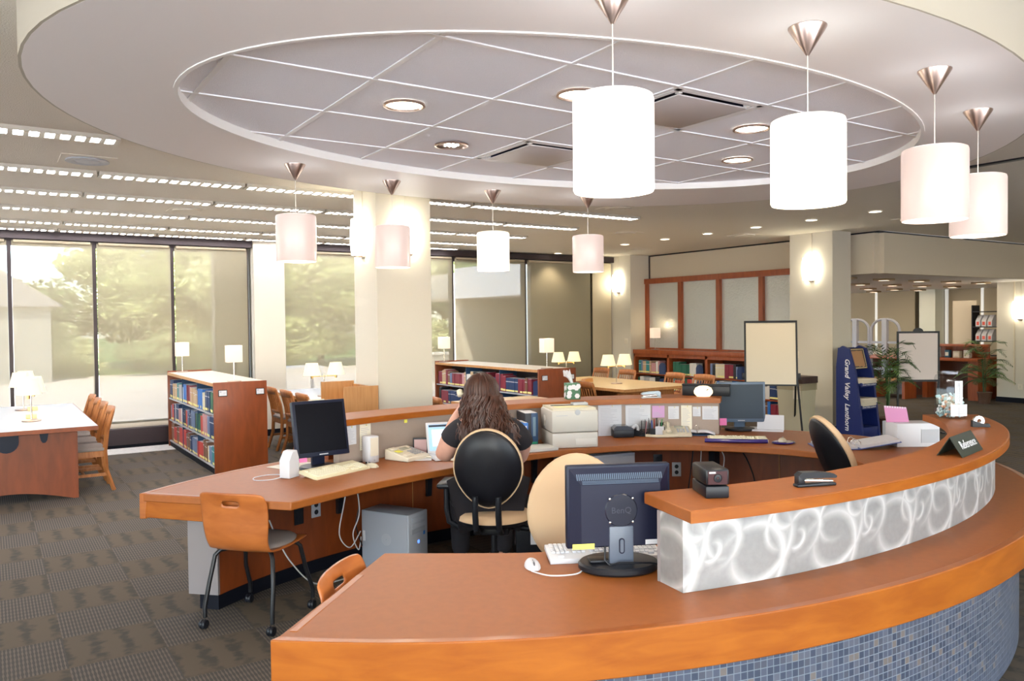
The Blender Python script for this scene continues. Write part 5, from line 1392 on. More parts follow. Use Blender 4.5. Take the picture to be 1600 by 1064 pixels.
skin('trousers', T_, [(0, 1), (1, 2), (2, 3), (3, 4), (4, 5), (0, 6), (6, 7), (7, 8), (8, 9), (9, 10)], M_shirt, person, 2, 0)
for sx in (-1, 1):
    MB().grid([[(sx * .15 + .042 * s_ * math.cos(a), .43 + .25 * k / 6, .005 + max(0, math.sin(a)) * .075 * s_) for a in [PI * q / 8 for q in range(9)]] for k, s_ in enumerate((.75, 1, 1, .95, .95, .85, .4))]).build('shoe', M_black, person, smooth=60)
    mod_solid(person.children[-1], .004)
# hair: cap plus long wavy locks down past the shoulders
rr = random.Random(11)
hb = MB()
hc = Vector((HX, HY - .012, 1.262))
rows = []
for i in range(11):
    th = PI * i / 10 * .80
    rows.append([(hc.x + .101 * math.sin(th) * math.cos(a) * (1 + .02 * math.sin(9 * a + i)), hc.y + .108 * math.sin(th) * math.sin(a) * (.62 if math.sin(a) > .35 and i > 4 else 1), hc.z + .112 * math.cos(th)) for a in [2 * PI * q / 36 for q in range(36)]])
hb.grid(rows, closed=True)
def lock(a, r0, L_, w_, ph, out):
    pts = []; rad = []
    n = 16
    for k in range(n):
        f = k / (n - 1)
        if f < .30:
            th = .15 + (PI * .55) * f / .30
            p = Vector((hc.x + (r0 + .004) * math.sin(th) * math.cos(a), hc.y + (r0 + .010) * math.sin(th) * math.sin(a), hc.z + (r0 + .013) * math.cos(th)))
            base = p
        else:
            g = (f - .30) / .70
            flare = out * g
            p = Vector((base.x + flare * math.cos(a) + .016 * math.sin(ph + g * 12), base.y + flare * .7 * math.sin(a) - .025 * g + .010 * math.cos(ph + g * 10), base.z - L_ * g))
            if p.z < 1.07 and p.y > -.11: p.y = min(p.y, -.085 + (1.07 - p.z) * -.10)
        pts.append(p); rad.append(w_ * (1 - .7 * f ** 3) * (.6 + .4 * min(1, f * 5)))
    hb.tube(pts, rad, 5)
for k in range(230):
    a = rr.uniform(PI * .88, 2.12 * PI)
    lock(a, .100 + rr.uniform(-.004, .006), rr.uniform(.20, .30) + (.03 if a > 1.5 * PI else 0), rr.uniform(.005, .0095), rr.uniform(0, 6.3), rr.uniform(.01, .06) + (.06 if a > 1.55 * PI else 0))
for k in range(30):
    a = rr.uniform(.12 * PI, .88 * PI)
    lock(a, .100, rr.uniform(.02, .05), .006, rr.uniform(0, 6), .0)
hb.build('hair', M_hair, person, smooth=60)
# handset in her left hand
hs = handset('cream telephone handset held to the ear of the seated person', (0, 0, 0), (0, 0, 0))
q = Matrix.Rotation(pz, 4, 'Z')
hs.location = Vector((2.63, 4.30, 0)) + (q @ Vector((-.150, .060, 1.175)))
hs.rotation_euler = (math.radians(78), math.radians(8), pz + math.radians(70))

# ================================================================== LOW BOOKCASES AND THEIR BOOKS
BC = [('navy', (.015, .04, .12)), ('royal blue', (.03, .17, .55)), ('dark green', (.02, .12, .07)), ('teal', (.03, .22, .24)), ('maroon', (.22, .02, .04)), ('red', (.50, .05, .04)), ('brown', (.20, .10, .06)),
      ('slate blue', (.14, .20, .34)), ('white', (.70, .69, .66)), ('tan', (.52, .36, .22)), ('black', (.02, .02, .025)), ('pale grey', (.42, .43, .45)), ('cream', (.66, .60, .42)), ('dusky pink', (.50, .26, .27))]
M_stk = mat('spine_sticker', (.85, .78, .30), .6)
BM = {}
def book_mesh(ci, stick=True):
    key = (ci, stick)
    if key in BM: return BM[key]
    mb = MB(); mb.box(-.5, .5, -1, 0, 0, 1, .03)
    mb.box(-.40, .40, -.97, -.05, .992, 1.002, mi=1)
    if stick: mb.quad([(-.5, -1.004, .06), (.5, -1.004, .06), (.5, -1.004, .18), (-.5, -1.004, .18)], 2)
    if ci % 3 == 0: mb.quad([(-.5, -1.004, .72), (.5, -1.004, .72), (.5, -1.004, .76), (-.5, -1.004, .76)], 1)
    o = mb.build('book', [mat('cover_%s' % BC[ci][0].replace(' ', '_'), BC[ci][1], .5), M_paper, M_stk], smooth=0)
    BM[key] = o.data; bpy.data.objects.remove(o)
    return BM[key]
ORD = ['first', 'second', 'third', 'fourth', 'fifth', 'sixth', 'seventh', 'eighth', 'ninth', 'tenth', 'eleventh', 'twelfth', 'thirteenth', 'fourteenth', 'fifteenth', 'sixteenth', 'seventeenth', 'eighteenth', 'nineteenth', 'twentieth',
       'twenty-first', 'twenty-second', 'twenty-third', 'twenty-fourth', 'twenty-fifth', 'twenty-sixth', 'twenty-seventh', 'twenty-eighth', 'twenty-ninth', 'thirtieth', 'thirty-first', 'thirty-second', 'thirty-third', 'thirty-fourth', 'thirty-fifth', 'thirty-sixth', 'thirty-seventh', 'thirty-eighth', 'thirty-ninth', 'fortieth', 'forty-first', 'forty-second', 'forty-third', 'forty-fourth', 'forty-fifth']
def books(x_front, y0, y1, z, hmax, palette, seed, labelfmt, grp, tmin=.035, tmax=.065, gaps=()):
    # spines face -x; the row starts at the near end y0 and runs to y1
    r_ = random.Random(seed); y = y0; i = 0; last = None; left = 0
    while y < y1 - tmin and i < 45:
        if any(a <= y <= b_ for a, b_ in gaps): y = [b_ for a, b_ in gaps if a <= y <= b_][0] + .001; continue
        if left <= 0: ci = r_.choice(palette); left = r_.choice((1, 1, 1, 2, 3, 4)); th = r_.uniform(tmin, tmax); hh_ = r_.uniform(.72, .97) * hmax; dp = r_.uniform(.16, .20)
        left -= 1
        if y + th > y1: break
        o = bpy.data.objects.new('book', book_mesh(ci, r_.random() < .85)); C.objects.link(o)
        o.scale = (th * .96, dp, hh_ * r_.uniform(.985, 1.0)); o.location = (x_front + r_.uniform(.0, .012) + dp, y + th / 2, z + .001)
        o.rotation_euler = (0, 0, -PI / 2)
        tag(o, labelfmt % (BC[ci][0], ORD[i]), 'book', grp)
        y += th; i += 1
def bookend(x, y, z, label, rz=0, hh_=.16, m=None):
    t = thing('bookend', label, 'bookend', (x, y, z), rz, 'metal bookends on shelves')
    MB().prism([(-.065, 0), (.065, 0), (.065, hh_ * .7), (.045, hh_ * .93), (0, hh_), (-.045, hh_ * .93), (-.065, hh_ * .7)], -.0015, .0015, rot=RX(PI / 2)).build('upright', m or mat('bookend_navy', (.015, .04, .14), .45), t, smooth=0)
    MB().prism([(-.025, .02), (.025, .02), (.025, hh_ * .55), (0, hh_ * .68), (-.025, hh_ * .55)], -.0022, -.0016, rot=RX(PI / 2)).build('cut_out', mat('cutout_tan', (.45, .28, .15), .7), t, smooth=0)
    MB().box(-.05, .05, -.09, 0, 0, .002).build('foot', m or M_navy, t, smooth=0)
def low_case(label, x0, x1, y0, y1, bays):
    t = thing('bookcase', label, 'bookcase', (x0, y0, 0))
    W_, L_ = x1 - x0, y1 - y0; H_ = 1.055
    for y in (0, L_ - .03): MB().box(0, W_, y, y + .03, 0, H_ + (.012 if y else 0), .003).build('end_panel', M_panel, t)
    MB().box(0, W_, .03, L_ - .03, H_ - .045, H_ - .008).build('top', M_cream, t, smooth=0)
    MB().box(-.004, 0, .03, L_ - .03, H_ - .045, H_ - .008).build('top_edge', M_oak, t, smooth=0)
    for z in (.09, .385, .69):
        MB().box(.012, W_ - .012, .03, L_ - .03, z - .018, z).build('shelf', M_greyp, t, smooth=0)
    MB().box(W_ / 2 - .006, W_ / 2 + .006, .03, L_ - .03, .02, H_ - .045).build('centre_panel', M_dark, t, smooth=0)
    for k in range(1, bays):
        y = .03 + (L_ - .06) * k / bays
        MB().box(.015, W_ - .015, y - .006, y + .006, .09, H_ - .045).build('divider', M_navy, t, smooth=0)
    MB().box(.02, W_ - .02, .03, L_ - .03, 0, .07).build('kick', M_kick, t, smooth=0)
    for x in (.05, W_ - .13):
        h_ = MB().box(x, x + .10, -.006, 0, H_ - .16, H_ - .085, .002).build('label_holder', M_black, t)
        MB().box(x + .008, x + .092, -.0075, -.006, H_ - .152, H_ - .093).build('card', M_paper, h_, smooth=0)
        MB().box(x + .014, x + .034, -.0082, -.0075, H_ - .115, H_ - .100).box(x + .055, x + .085, -.0082, -.0075, H_ - .122, H_ - .118).box(x + .055, x + .08, -.0082, -.0075, H_ - .132, H_ - .129).build('card_text', mat('ink_grey', (0, 0, 0)), h_, smooth=0)
    return t
low_case('low double sided wooden bookcase at left, cream top, full of books', 2.12, 2.72, 9.38, 12.15, 3)
low_case('low double sided wooden bookcase in the middle behind the seated person', 6.26, 6.90, 8.88, 11.9, 3)
ALL = [0, 0, 1, 1, 2, 3, 4, 5, 6, 7, 7, 8, 9, 10, 11, 12, 13, 2, 10]
lp_ = 'the left low bookcase'; mp_ = 'the middle low bookcase'
books(2.135, 9.43, 12.08, .69, .27, ALL, 1, '%s book, %s from the near end, on top shelf of ' + lp_, 'books on the top shelf of the left bookcase', .045, .082)
books(2.135, 9.43, 12.08, .385, .27, ALL, 2, '%s book, %s from the near end, on middle shelf of ' + lp_, 'books on the middle shelf of the left bookcase', .045, .082)
books(2.135, 9.43, 12.08, .09, .27, [0, 2, 2, 3, 4, 5, 6, 7, 0, 12, 6], 3, '%s book, %s from the near end, on bottom shelf of ' + lp_, 'books on the bottom shelf of the left bookcase', .045, .085)
books(6.275, 9.08, 11.84, .69, .27, [4, 4, 13, 9, 4, 7, 7, 0, 8, 10, 6], 31, '%s book, %s from the near end, on top shelf of ' + mp_, 'books on the top shelf of the middle bookcase', .05, .085, ((9.95, 10.25),))
books(6.275, 8.93, 11.84, .385, .27, [2, 2, 4, 5, 10, 0, 8, 3], 5, '%s book, %s from the near end, on second shelf of ' + mp_, 'books on the second shelf of the middle bookcase', .05, .085, ((9.5, 9.85),))
bookend(6.34, 9.04, .69, 'navy arched bookend at the near end of the middle bookcase', -.9, .20)
bookend(6.34, 10.1, .69, 'navy arched bookend in the gap on the middle bookcase top shelf', -.9, .20)
bookend(6.34, 11.80, .69, 'navy arched bookend at the far end of the middle bookcase', -.9, .18)
# wall bookcase under the glazed screen
wb = thing('bookcase', 'long red cherry wall bookcase under the textured glass screen', 'bookcase', (10.66, 8.03, 0))
L_ = 11.86 - 8.03
MB().box(-.02, .44, -.005, L_, 1.06, 1.14, .003).build('top', M_cherry, wb)
MB().box(0, .02, 0, L_, 1.0, 1.06).build('top_rail', M_cherry, wb, smooth=0)
MB().box(.40, .43, 0, L_, 0, 1.06).build('back_panel', mat('case_back', (.10, .025, .008), .6), wb, smooth=0)
bays = [0, .95, 1.90, 2.85, L_ - .04]
for y in bays: MB().box(0, .40, y - (0 if y == 0 else .0), y + .055 if y < 3 else y + .04, 0, 1.06).build('upright', M_cherry, wb, smooth=0)
for a, b_ in zip(bays, bays[1:]):
    for z in (.09, .385, .68): MB().box(.02, .40, a + .055, b_, z - .022, z).build('shelf', M_cherry, wb, smooth=0)
MB().box(.0, .04, 0, L_, 0, .068).build('kick', M_cherry, wb, smooth=0)
bn = ['right hand bay', 'third bay', 'second bay', 'left bay']
pal = [[[8, 12, 0, 10, 7], [0, 1, 8, 7]], [[10, 12, 7, 7, 7, 4], [8, 12, 1, 1]], [[2, 8, 3, 2, 2], [4, 5, 2, 3, 10, 8]], [[8, 11, 3, 9, 13, 7], [11, 8, 10, 2]]]
for k, (a, b_) in enumerate(zip(bays, bays[1:])):
    for si, z in enumerate((.68, .385)):
        e1 = b_ - .02; s0 = a + .30
        books(10.70, 8.03 + s0, 8.03 + e1, z, .27, pal[k][si], 20 + k * 3 + si, '%s book, %s from the right, ' + ('top' if si == 0 else 'second') + ' shelf, ' + bn[k] + ' of wall bookcase', 'books on the wall bookcase', .04, .065)
        bookend(10.74, 8.03 + a + .26, z, 'navy bookend on the %s shelf, %s of the wall bookcase' % ('top' if si == 0 else 'second', bn[k]), -.7, .22)
books(10.70, 8.03 + .30, 8.03 + .72, .09, .27, [1, 4, 8, 6], 77, '%s book, %s from the right, bottom shelf beside the bin of wall bookcase', 'books on the wall bookcase', .04, .06)
bookend(10.74, 8.28, .09, 'navy bookend on the bottom shelf near the bin', -.7, .2)

# ------------------------------------------------------------------ table lamps
def box_lamp(label, loc, rz=.0):
    t = thing('table_lamp', label, 'lamp', loc, rz, 'box shade lamps on the bookcases')
    MB().box(-.07, .07, -.05, .05, 0, .010, .002).build('base', M_copper, t)
    MB().tube([(0, 0, .01), (0, 0, .26)], .006, 8).build('pole', M_chrome, t)
    b_ = MB().box(-.085, .085, -.06, .06, .225, .42, .003)
    b_.build('shade', M_boxshade, t)
    light('lamp_bulb', 'POINT', (loc[0], loc[1], loc[2] + .48), 1.2, (1, .8, .5), shadow_soft_size=.05)
box_lamp('box shade lamp on the near end of the left low bookcase', (2.38, 9.50, 1.05))
box_lamp('box shade lamp on the far end of the left low bookcase', (2.30, 12.02, 1.05))
box_lamp('box shade lamp on the near end of the middle low bookcase', (6.50, 9.02, 1.05))
box_lamp('box shade lamp on the far end of the middle low bookcase, beside the column', (6.36, 11.75, 1.05))
box_lamp('box shade lamp before the textured glass on the wall bookcase', (10.85, 11.45, 1.14))
def twin_lamp(label, loc, rz=0):
    t = thing('table_lamp', label, 'lamp', loc, rz, 'brass twin shade reading lamps')
    MB().lathe([(0, 0), (.085, 0), (.09, .006), (.085, .014), (.02, .020), (0, .022)], seg=28).build('base', M_copper, t)
    MB().tube([(0, 0, .015), (0, 0, .30)], .008, 10).build('pole', M_chrome, t)
    MB().tube([(-.165, 0, .27), (.165, 0, .27)], .006, 8).lathe([(0, .24), (.016, .245), (.016, .29), (0, .295)], (-.165, 0, 0), 12).lathe([(0, .24), (.016, .245), (.016, .29), (0, .295)], (.165, 0, 0), 12).build('arm', mat('brass', (.75, .52, .22), .25, 1), t)
    for s_ in (-1, 1):
        MB().lathe([(.115, .285), (.118, .287), (.078, .450), (.074, .450), (.112, .288)], (s_ * .165, 0, 0), 32).build('shade', M_lampshade, t, smooth=60)
        MB().lathe([(0, .40), (.072, .44)], (s_ * .165, 0, 0), 20).build('shade_diffuser', M_lampshade, t)
        dx, dy = s_ * .165 * math.cos(rz), s_ * .165 * math.sin(rz)
        light('lamp_bulb', 'POINT', (loc[0] + dx, loc[1] + dy, loc[2] + .27), 0.8, (1, .78, .42), shadow_soft_size=.05)
TZ = .74
twin_lamp('twin shade lamp on the left white table, nearer of two', (.36, 9.57, TZ), math.radians(80))
twin_lamp('twin shade lamp on the left white table, farther of two', (.335, 10.9, TZ), math.radians(80))
twin_lamp('twin shade lamp above the carrel, left of the central column', (3.75, 10.3, TZ), math.radians(0))
twin_lamp('twin shade lamp on the oak table, nearer of two', (8.05, 9.35, TZ), math.radians(0))
twin_lamp('twin shade lamp on the oak table, farther one behind middle bookcase', (8.15, 10.75, TZ), math.radians(0))

# ------------------------------------------------------------------ reading tables and chairs
def reading_table(label, x0, x1, y0, y1, top_m, edge_m, panel_m, cutout=True):
    t = thing('reading_table', label, 'table', ((x0 + x1) / 2, (y0 + y1) / 2, 0))
    hw, hl = (x1 - x0) / 2, (y1 - y0) / 2
    MB().box(-hw, hw, -hl, hl, .715, .74).build('table_top', top_m, t, smooth=0)
    e = MB().box(-hw - .006, hw + .006, -hl - .006, -hl, .700, .739).box(-hw - .006, hw + .006, hl, hl + .006, .700, .739).box(-hw - .006, -hw, -hl, hl, .700, .739).box(hw, hw + .006, -hl, hl, .700, .739)
    e.build('edge_band', edge_m, t, smooth=0)
    # arched end panels
    pw = hw * .80
    for s_ in (-1, 1):
        out = [(-pw, 0), (-pw * .93, 0)] + [(-pw * .93 + pw * 1.86 * k / 14, .10 * math.sin(PI * k / 14)) for k in range(1, 14)] + [(pw * .93, 0), (pw, 0), (pw, .66), (-pw, .66)]
        MB().prism(out, -.018, .018, rot=RX(PI / 2)).build('end_panel', panel_m, t, (0, s_ * (hl - .33), 0), smooth=0)
    MB().box(-.02, .02, -hl + .36, hl - .36, .20, .64).build('stretcher_panel', panel_m, t, smooth=0)
    if cutout:
        for x in (-.30, .31): MB().prism([(-.045, .705), (.045, .705), (.028, .60), (.012, .575), (-.012, .575), (-.028, .60)], -.004, .004, rot=RX(PI / 2)).build('bracket', M_navyp, t, (x, -hl + .305, 0), smooth=0)
        MB().prism([(-.10, .70), (.10, .70)] + [(.10 * math.cos(a), .60 + .0 - .10 * math.sin(a)) for a in [PI * k / 10 for k in range(11)]], -.005, .005, rot=RX(PI / 2)).build('cable_cover', M_navyp, t, (.0, -hl + .303, 0), smooth=0)
    return t
M_white_top = mat('white_table_top', (.46, .48, .51), .35)
M_oak_top = mat('oak_table_top', (.58, .43, .23), .35, vary=.05, scale=6)
reading_table('big white topped reading table at the left edge, arched wooden end', -.62, .88, 8.72, 11.5, M_white_top, M_panel, M_panel)
reading_table('white topped reading table behind the carrel and central column', 3.45, 4.85, 9.2, 11.7, M_white_top, M_oak, M_oak, False)
reading_table('oak topped reading table between middle bookcase and wall bookcase', 7.42, 8.82, 8.45, 10.95, M_oak_top, M_oak, M_chairw, False)
reading_table('small oak table far behind, right edge of the central column', 4.75, 5.9, 7.55, 8.6, M_oak_top, M_oak, M_chairw, False)
def make_reader():
    t = thing('reading_chair', 'c', 'chair', (0, 0, 0), 0, 'wooden slat back reading chairs')
    # faces +y
    for sx in (-1, 1):
        MB().tube([(sx * .20, .20, 0), (sx * .20, .20, .42)], .020, 4, r1=.022).build('leg', M_chairw, t, smooth=0)
        MB().tube([(sx * .20, -.27, 0), (sx * .20, -.20, .22), (sx * .20, -.19, .42), (sx * .205, -.215, .62), (sx * .205, -.275, .83)], [.020, .023, .024, .022, .018], 4).build('leg', M_chairw, t, smooth=0)
        MB().box(sx * .20 - .011, sx * .20 + .011, -.19, .19, .36, .42).box(sx * .20 - .009, sx * .20 + .009, -.21, .19, .16, .19).build('side_rail', M_chairw, t, smooth=0)
    MB().box(-.20, .20, .17, .19, .36, .42).box(-.20, .20, -.20, -.18, .36, .42).box(-.19, .19, -.01, .01, .165, .185).build('seat_frame', M_chairw, t, smooth=0)
    MB().box(-.215, .215, -.20, .225, .42, .455, .012).build('seat', M_seatfab, t)
    def arc(y, z0, z1, nm):
        rows = []
        for k in range(11):
            u = -1 + 2 * k / 10
            rows.append([(u * .21, y - .028 * (1 - u * u), z0), (u * .21, y - .028 * (1 - u * u) - (z1 - z0) * .28, z1 - .012 * u * u)])
        o = MB().grid(rows).build(nm, M_chairw, t, smooth=40); mod_solid(o, .022)
    arc(-.255, .765, .86, 'top_rail'); arc(-.192, .50, .545, 'lower_rail')
    sl = MB()
    for k in range(7):
        u = -.72 + 1.44 * k / 6; yy = -.028 * (1 - u * u)
        sl.tube([(u * .205, -.200 + yy, .53), (u * .207, -.225 + yy, .65), (u * .21, -.262 + yy, .78)], .0105, 4)
    sl.build('slats', M_chairw, t, smooth=0)
    return t
proto = make_reader(); first = True
CH = []
for k, y in enumerate((9.42, 10.03, 10.64, 11.22)): CH.append((.80, y, PI / 2, 'slat back wooden chair right of the left white table, %s from the front' % ORD[k]))
for k, y in enumerate((9.65, 10.28, 10.92)): CH.append((3.50, y, -PI / 2, 'slat back wooden chair left of carrel, %s' % ['nearest to the carrel', 'middle of three', 'farthest left of three']  [k]))
CH += [(4.55, 8.20, -PI / 2, 'wooden chair glimpsed just right of the central column'),
       (7.25, 8.80, -PI / 2, 'dark backed wooden chair at near side of the oak table, right of tissue box'), (7.25, 9.50, -PI / 2, 'wooden chair between middle bookcase and oak table, mostly hidden'),
       (9.02, 8.72, PI / 2, 'wooden chair far side of the oak table, rightmost before the wall bookcase'), (9.02, 9.35, PI / 2, 'wooden chair far side of the oak table, next to the rightmost'),
       (9.02, 10.5, PI / 2, 'wooden chair far side of the oak table, behind the nearer twin lamp left side'), (9.02, 11.2, PI / 2, 'wooden chair far side of the oak table, leftmost near bookcase end')]
for x, y, rz, lab in CH:
    o = proto if first else copy_tree(proto); first = False
    o.location = (x, y, 0); o.rotation_euler = (0, 0, rz); o['label'] = lab
for (x, y, lab) in ((.37, 9.86, 'small yellow paper box behind the nearer lamp on left table'), (.42, 10.8, 'small brass card holder by the farther lamp on left table')):
    tag(MB().box(-.05, .05, -.03, .03, 0, .045, .003).build('card_box', mat('card_yellow', (.75, .6, .3), .6), None, (x, y, TZ)), lab, 'box')
tag(MB().prism([(-.09, 0), (.09, 0), (.08, .06), (-.06, .05)], -.05, .05, rot=RX(PI / 2)).build('slip_holder', M_oak, None, (7.95, 9.95, TZ), smooth=0), 'small wooden slip holder on the oak table beside the twin lamp', 'holder')
# study carrel beside the column
cr = thing('study_carrel', 'small oak carrel standing against the left of the central column', 'carrel', (2.66, 6.80, 0))
MB().box(0, .33, 0, .02, 0, 1.135).build('side_panel', M_oak, cr, smooth=0); MB().box(0, .33, .58, .60, 0, 1.15).build('side_panel', M_oak, cr, smooth=0)
MB().box(.31, .33, .02, .58, 0, 1.12).build('back_panel', M_oak, cr, smooth=0)
MB().box(0.0, .31, .02, .58, .93, .96).build('upper_shelf', M_oak, cr, smooth=0)
MB().box(.02, .04, .02, .58, .0, .90).build('front_board', mat('brown_board', (.38, .22, .14), .7), cr, smooth=0)

# ================================================================== RIGHT SIDE OF THE HALL
# easel with whiteboard
ea = thing('easel', 'black framed whiteboard on a black easel before the wall bookcase', 'easel', (9.35, 7.50, 0), math.radians(-48))
R = RX(math.radians(-9))
def lean(mb, dz=0):
    for v in mb.bm.verts: v.co = Vector((0, 0, .78)) + R @ (v.co - Vector((0, 0, .78)))
    return mb
lean(MB().box(-.34, .34, -.012, .0, .77, 1.66)).build('whiteboard', mat('whiteboard_cream', (.58, .51, .39), .35), ea, smooth=0)
lean(MB().box(-.365, -.34, -.02, .012, .75, 1.69).box(.34, .365, -.02, .012, .75, 1.69).box(-.34, .34, -.02, .012, .75, .77).box(-.34, .34, -.02, .012, 1.66, 1.69)).build('board_frame', M_black, ea, smooth=0)
lean(MB().box(-.33, -.12, -.06, -.02, .755, .79, .004)).build('eraser_tray', M_black, ea)
for sx in (-1, 1): MB().tube([(sx * .36, .02, .80), (sx * .42, -.10, .0)], .014, 8).build('leg', M_black, ea)
for sx in (-1, 1): MB().tube([(sx * .34, .06, .90), (sx * .36, .55, .0)], .014, 8).build('leg', M_black, ea)
MB().box(.35, .40, .0, .05, .84, .93, .004).build('clamp', M_black, ea); MB().box(-.40, -.35, .0, .05, .84, .93, .004).build('clamp', M_black, ea)
# bin
bi_ = thing('trash_can', 'tall beige square bin with dark lid and clear liner beside the column', 'bin', (10.02, 7.58, 0), 0)
bw = MB()
for a, b_, c_, d_ in ((.15, .20, .0, .76),): pass
va = [bw.bm.verts.new((x * .135, y * .19, 0)) for x, y in ((-1, -1), (1, -1), (1, 1), (-1, 1))]; vb = [bw.bm.verts.new((x * .165, y * .225, .76)) for x, y in ((-1, -1), (1, -1), (1, 1), (-1, 1))]
for k in range(4): bw.bm.faces.new((va[k], va[(k + 1) % 4], vb[(k + 1) % 4], vb[k]))
bw.bm.faces.new(va[::-1]); bw.build('body', mat('bin_beige', (.42, .38, .27), .6), bi_, smooth=0)
MB().box(-.18, .18, -.24, .24, .76, .86, .006).build('lid', mat('bin_lid', (.05, .03, .025), .5), bi_)
MB().box(-.171, .171, -.231, .231, .66, .762).build('liner', clear_mat('liner', (.9, .88, .82), .12, .3), bi_, smooth=0)
tag(MB().box(-.002, .0, -.075, .055, 0, .20).build('paper_notice', M_cream, None, (9.86, 7.46, .53), (0, -.03, 0), smooth=0), 'pale notice taped on the beige bin', 'notice')
# newspaper stand
ns = thing('newspaper_stand', 'tall blue newspaper rack lettered Grand Valley Lanthorn against column', 'newspaper stand', (10.42, 6.74, 0), 0)
M_nb = mat('stand_blue', (.008, .018, .105), .4)
side = [(.30, .0), (.30, 1.0), (.27, 1.27), (.20, 1.31), (.10, 1.27), (.0, .95), (-.06, .5), (-.12, .0)]    # (y back, z) outline of the side cheek
for x in (-.20, .20):
    MB().prism([(-a, z) for a, z in side], x - .022, x + .022, rot=Matrix(((0, 0, 1), (-1, 0, 0), (0, 1, 0)))).build('side_panel', M_nb, ns, smooth=30)
MB().box(-.18, .18, .27, .30, 0, 1.28).build('back_panel', M_nb, ns, smooth=0)
MB().box(-.18, .18, -.10, .27, 0, .16, .01).build('base', M_nb, ns)
for z in (.46, .78):
    MB().box(-.18, .18, -.05, .27, z - .03, z).box(-.18, .18, -.075, -.05, z - .045, z + .01).build('shelf', M_nb, ns, smooth=0)
    text('lettering', 'Grand Valley Lanthorn', .034, M_paper, ns, (0, -.0765, z - .018), (PI / 2, 0, 0), .0005, shear=.3)
text('lettering', 'Grand  Valley  Lanthorn', .105, M_paper, ns, (-.2235, .12, .62), Matrix(((0, 0, -1), (0, -1, 0), (-1, 0, 0))).to_euler(), .0008, shear=.25, font_bold=True)
MB().box(-.17, .17, 0, .012, 0, .30).build('poster', mat('poster_black', (.05, .035, .03), .4), ns, (0, .06, .98), (math.radians(-14), 0, 0), smooth=0)
po_ = MB(); rr = random.Random(9)
po_.box(-.13, .13, -.001, 0, .04, .26)
for k in range(26):
    x, z = rr.uniform(-.11, .11), rr.uniform(.05, .25); s_ = rr.uniform(.008, .03); po_.box(x - s_, x + s_, -.0015 - k * .00002, 0, z - s_ * 1.4, z + s_ * 1.4)
po_.build('poster_picture', mat('poster_brown', (.35, .19, .09), .6), ns, (0, .059, .98), (math.radians(-14), 0, 0), smooth=0)
MB().box(-.165, .165, -.002, 0, .01, .018).box(-.165, .165, -.002, 0, .28, .288).box(-.165, -.157, -.002, 0, .01, .288).box(.157, .165, -.002, 0, .01, .288).build('poster_border', mat('card_yellow', (0, 0, 0)), ns, (0, .058, .98), (math.radians(-14), 0, 0), smooth=0)
M_news = mat('newsprint', (.56, .50, .40), .9)
for zi, (z, n_) in enumerate(((.78, 5), (.46, 8))):
    for k in range(n_):
        tag(MB().box(-.16, .16, -.15, .15, 0, .013, .002).build('newspaper', M_news, None, (10.42 + random.uniform(-.006, .006), 6.80 + random.uniform(-.01, .01), z + .001 + k * .0135), (0, 0, random.uniform(-.03, .03))),
            'folded newspaper on %s shelf of blue stand, %s from the bottom of its stack' % ('upper' if zi == 0 else 'lower', ORD[k]), 'newspaper', 'newspapers in the blue stand')
# palms
M_pot = mat('pot_brown', (.10, .05, .03), .55, vary=.3, scale=60); M_frond = mat('frond_green', (.035, .085, .022), .6, vary=.4, scale=6); M_frond2 = mat('frond_light', (.10, .19, .04), .6)
def palm(label, loc, H_, spread, seed):
    t = thing('potted_palm', label, 'plant', loc, seed)
    MB().lathe([(0, 0), (.10, 0), (.125, .20), (.135, .22), (.125, .23), (.115, .21), (0, .20)], seg=24).build('pot', M_pot, t)
    r_ = random.Random(seed)
    st = MB()
    for k in range(5):
        a = r_.uniform(0, 6.3); st.tube([(.02 * math.cos(a), .02 * math.sin(a), .2), (.04 * math.cos(a), .04 * math.sin(a), H_ * .5), (.05 * math.cos(a + .4), .05 * math.sin(a + .4), H_ * .72)], .009, 6, r1=.005)
    st.build('stems', M_frond, t)
    fr = MB()
    for k in range(26):
        a = k * 2.4 + r_.uniform(-.3, .3); z0 = H_ * r_.uniform(.28, .78); L_ = spread * r_.uniform(.75, 1.1); up_ = r_.uniform(.10, .42) * (1.2 if z0 > H_ * .6 else .8)
        pts = []
        for q in range(8):
            f = q / 7
            pts.append(Vector((L_ * f * math.cos(a), L_ * f * math.sin(a), min(H_, z0 + up_ * math.sin(f * 2.2) - .16 * f * f))))
        fr.tube(pts, .003, 4, mi=k % 4 == 0)
        side_ = Vector((-math.sin(a), math.cos(a), 0))
        for q in range(2, 15):
            f = q / 14.5; i0 = min(6, int(f * 7)); p = pts[i0].lerp(pts[i0 + 1], f * 7 - i0); dd = (pts[i0 + 1] - pts[i0]).normalized()
            for s_ in (-1, 1):
                ll = .17 * math.sin(PI * (.15 + .8 * f)) * spread / .42
                e = p + (side_ * s_ * .75 + dd * .75 + Vector((0, 0, -.28))).normalized() * ll
                m_ = p.lerp(e, .45); wv = dd * .011
                fr.quad([p, m_ + wv, e, m_ - wv], int(k % 4 == 0))
    fr.build('fronds', [M_frond, M_frond2], t, smooth=0, recalc=False)
palm('potted palm between the blue newspaper stand and the poster stand', (11.14, 6.84, 0), 1.34, .42, 3)
palm('potted palm standing beside the white wall at the right', (16.35, 8.0, 0), 1.22, .50, 8)
tag(MB().box(-.05, .05, -.05, .05, 0, .22).build('white_box', M_paper, None, (10.80, 6.62, 0), smooth=0), 'small white box on the floor between blue stand and palm', 'box')
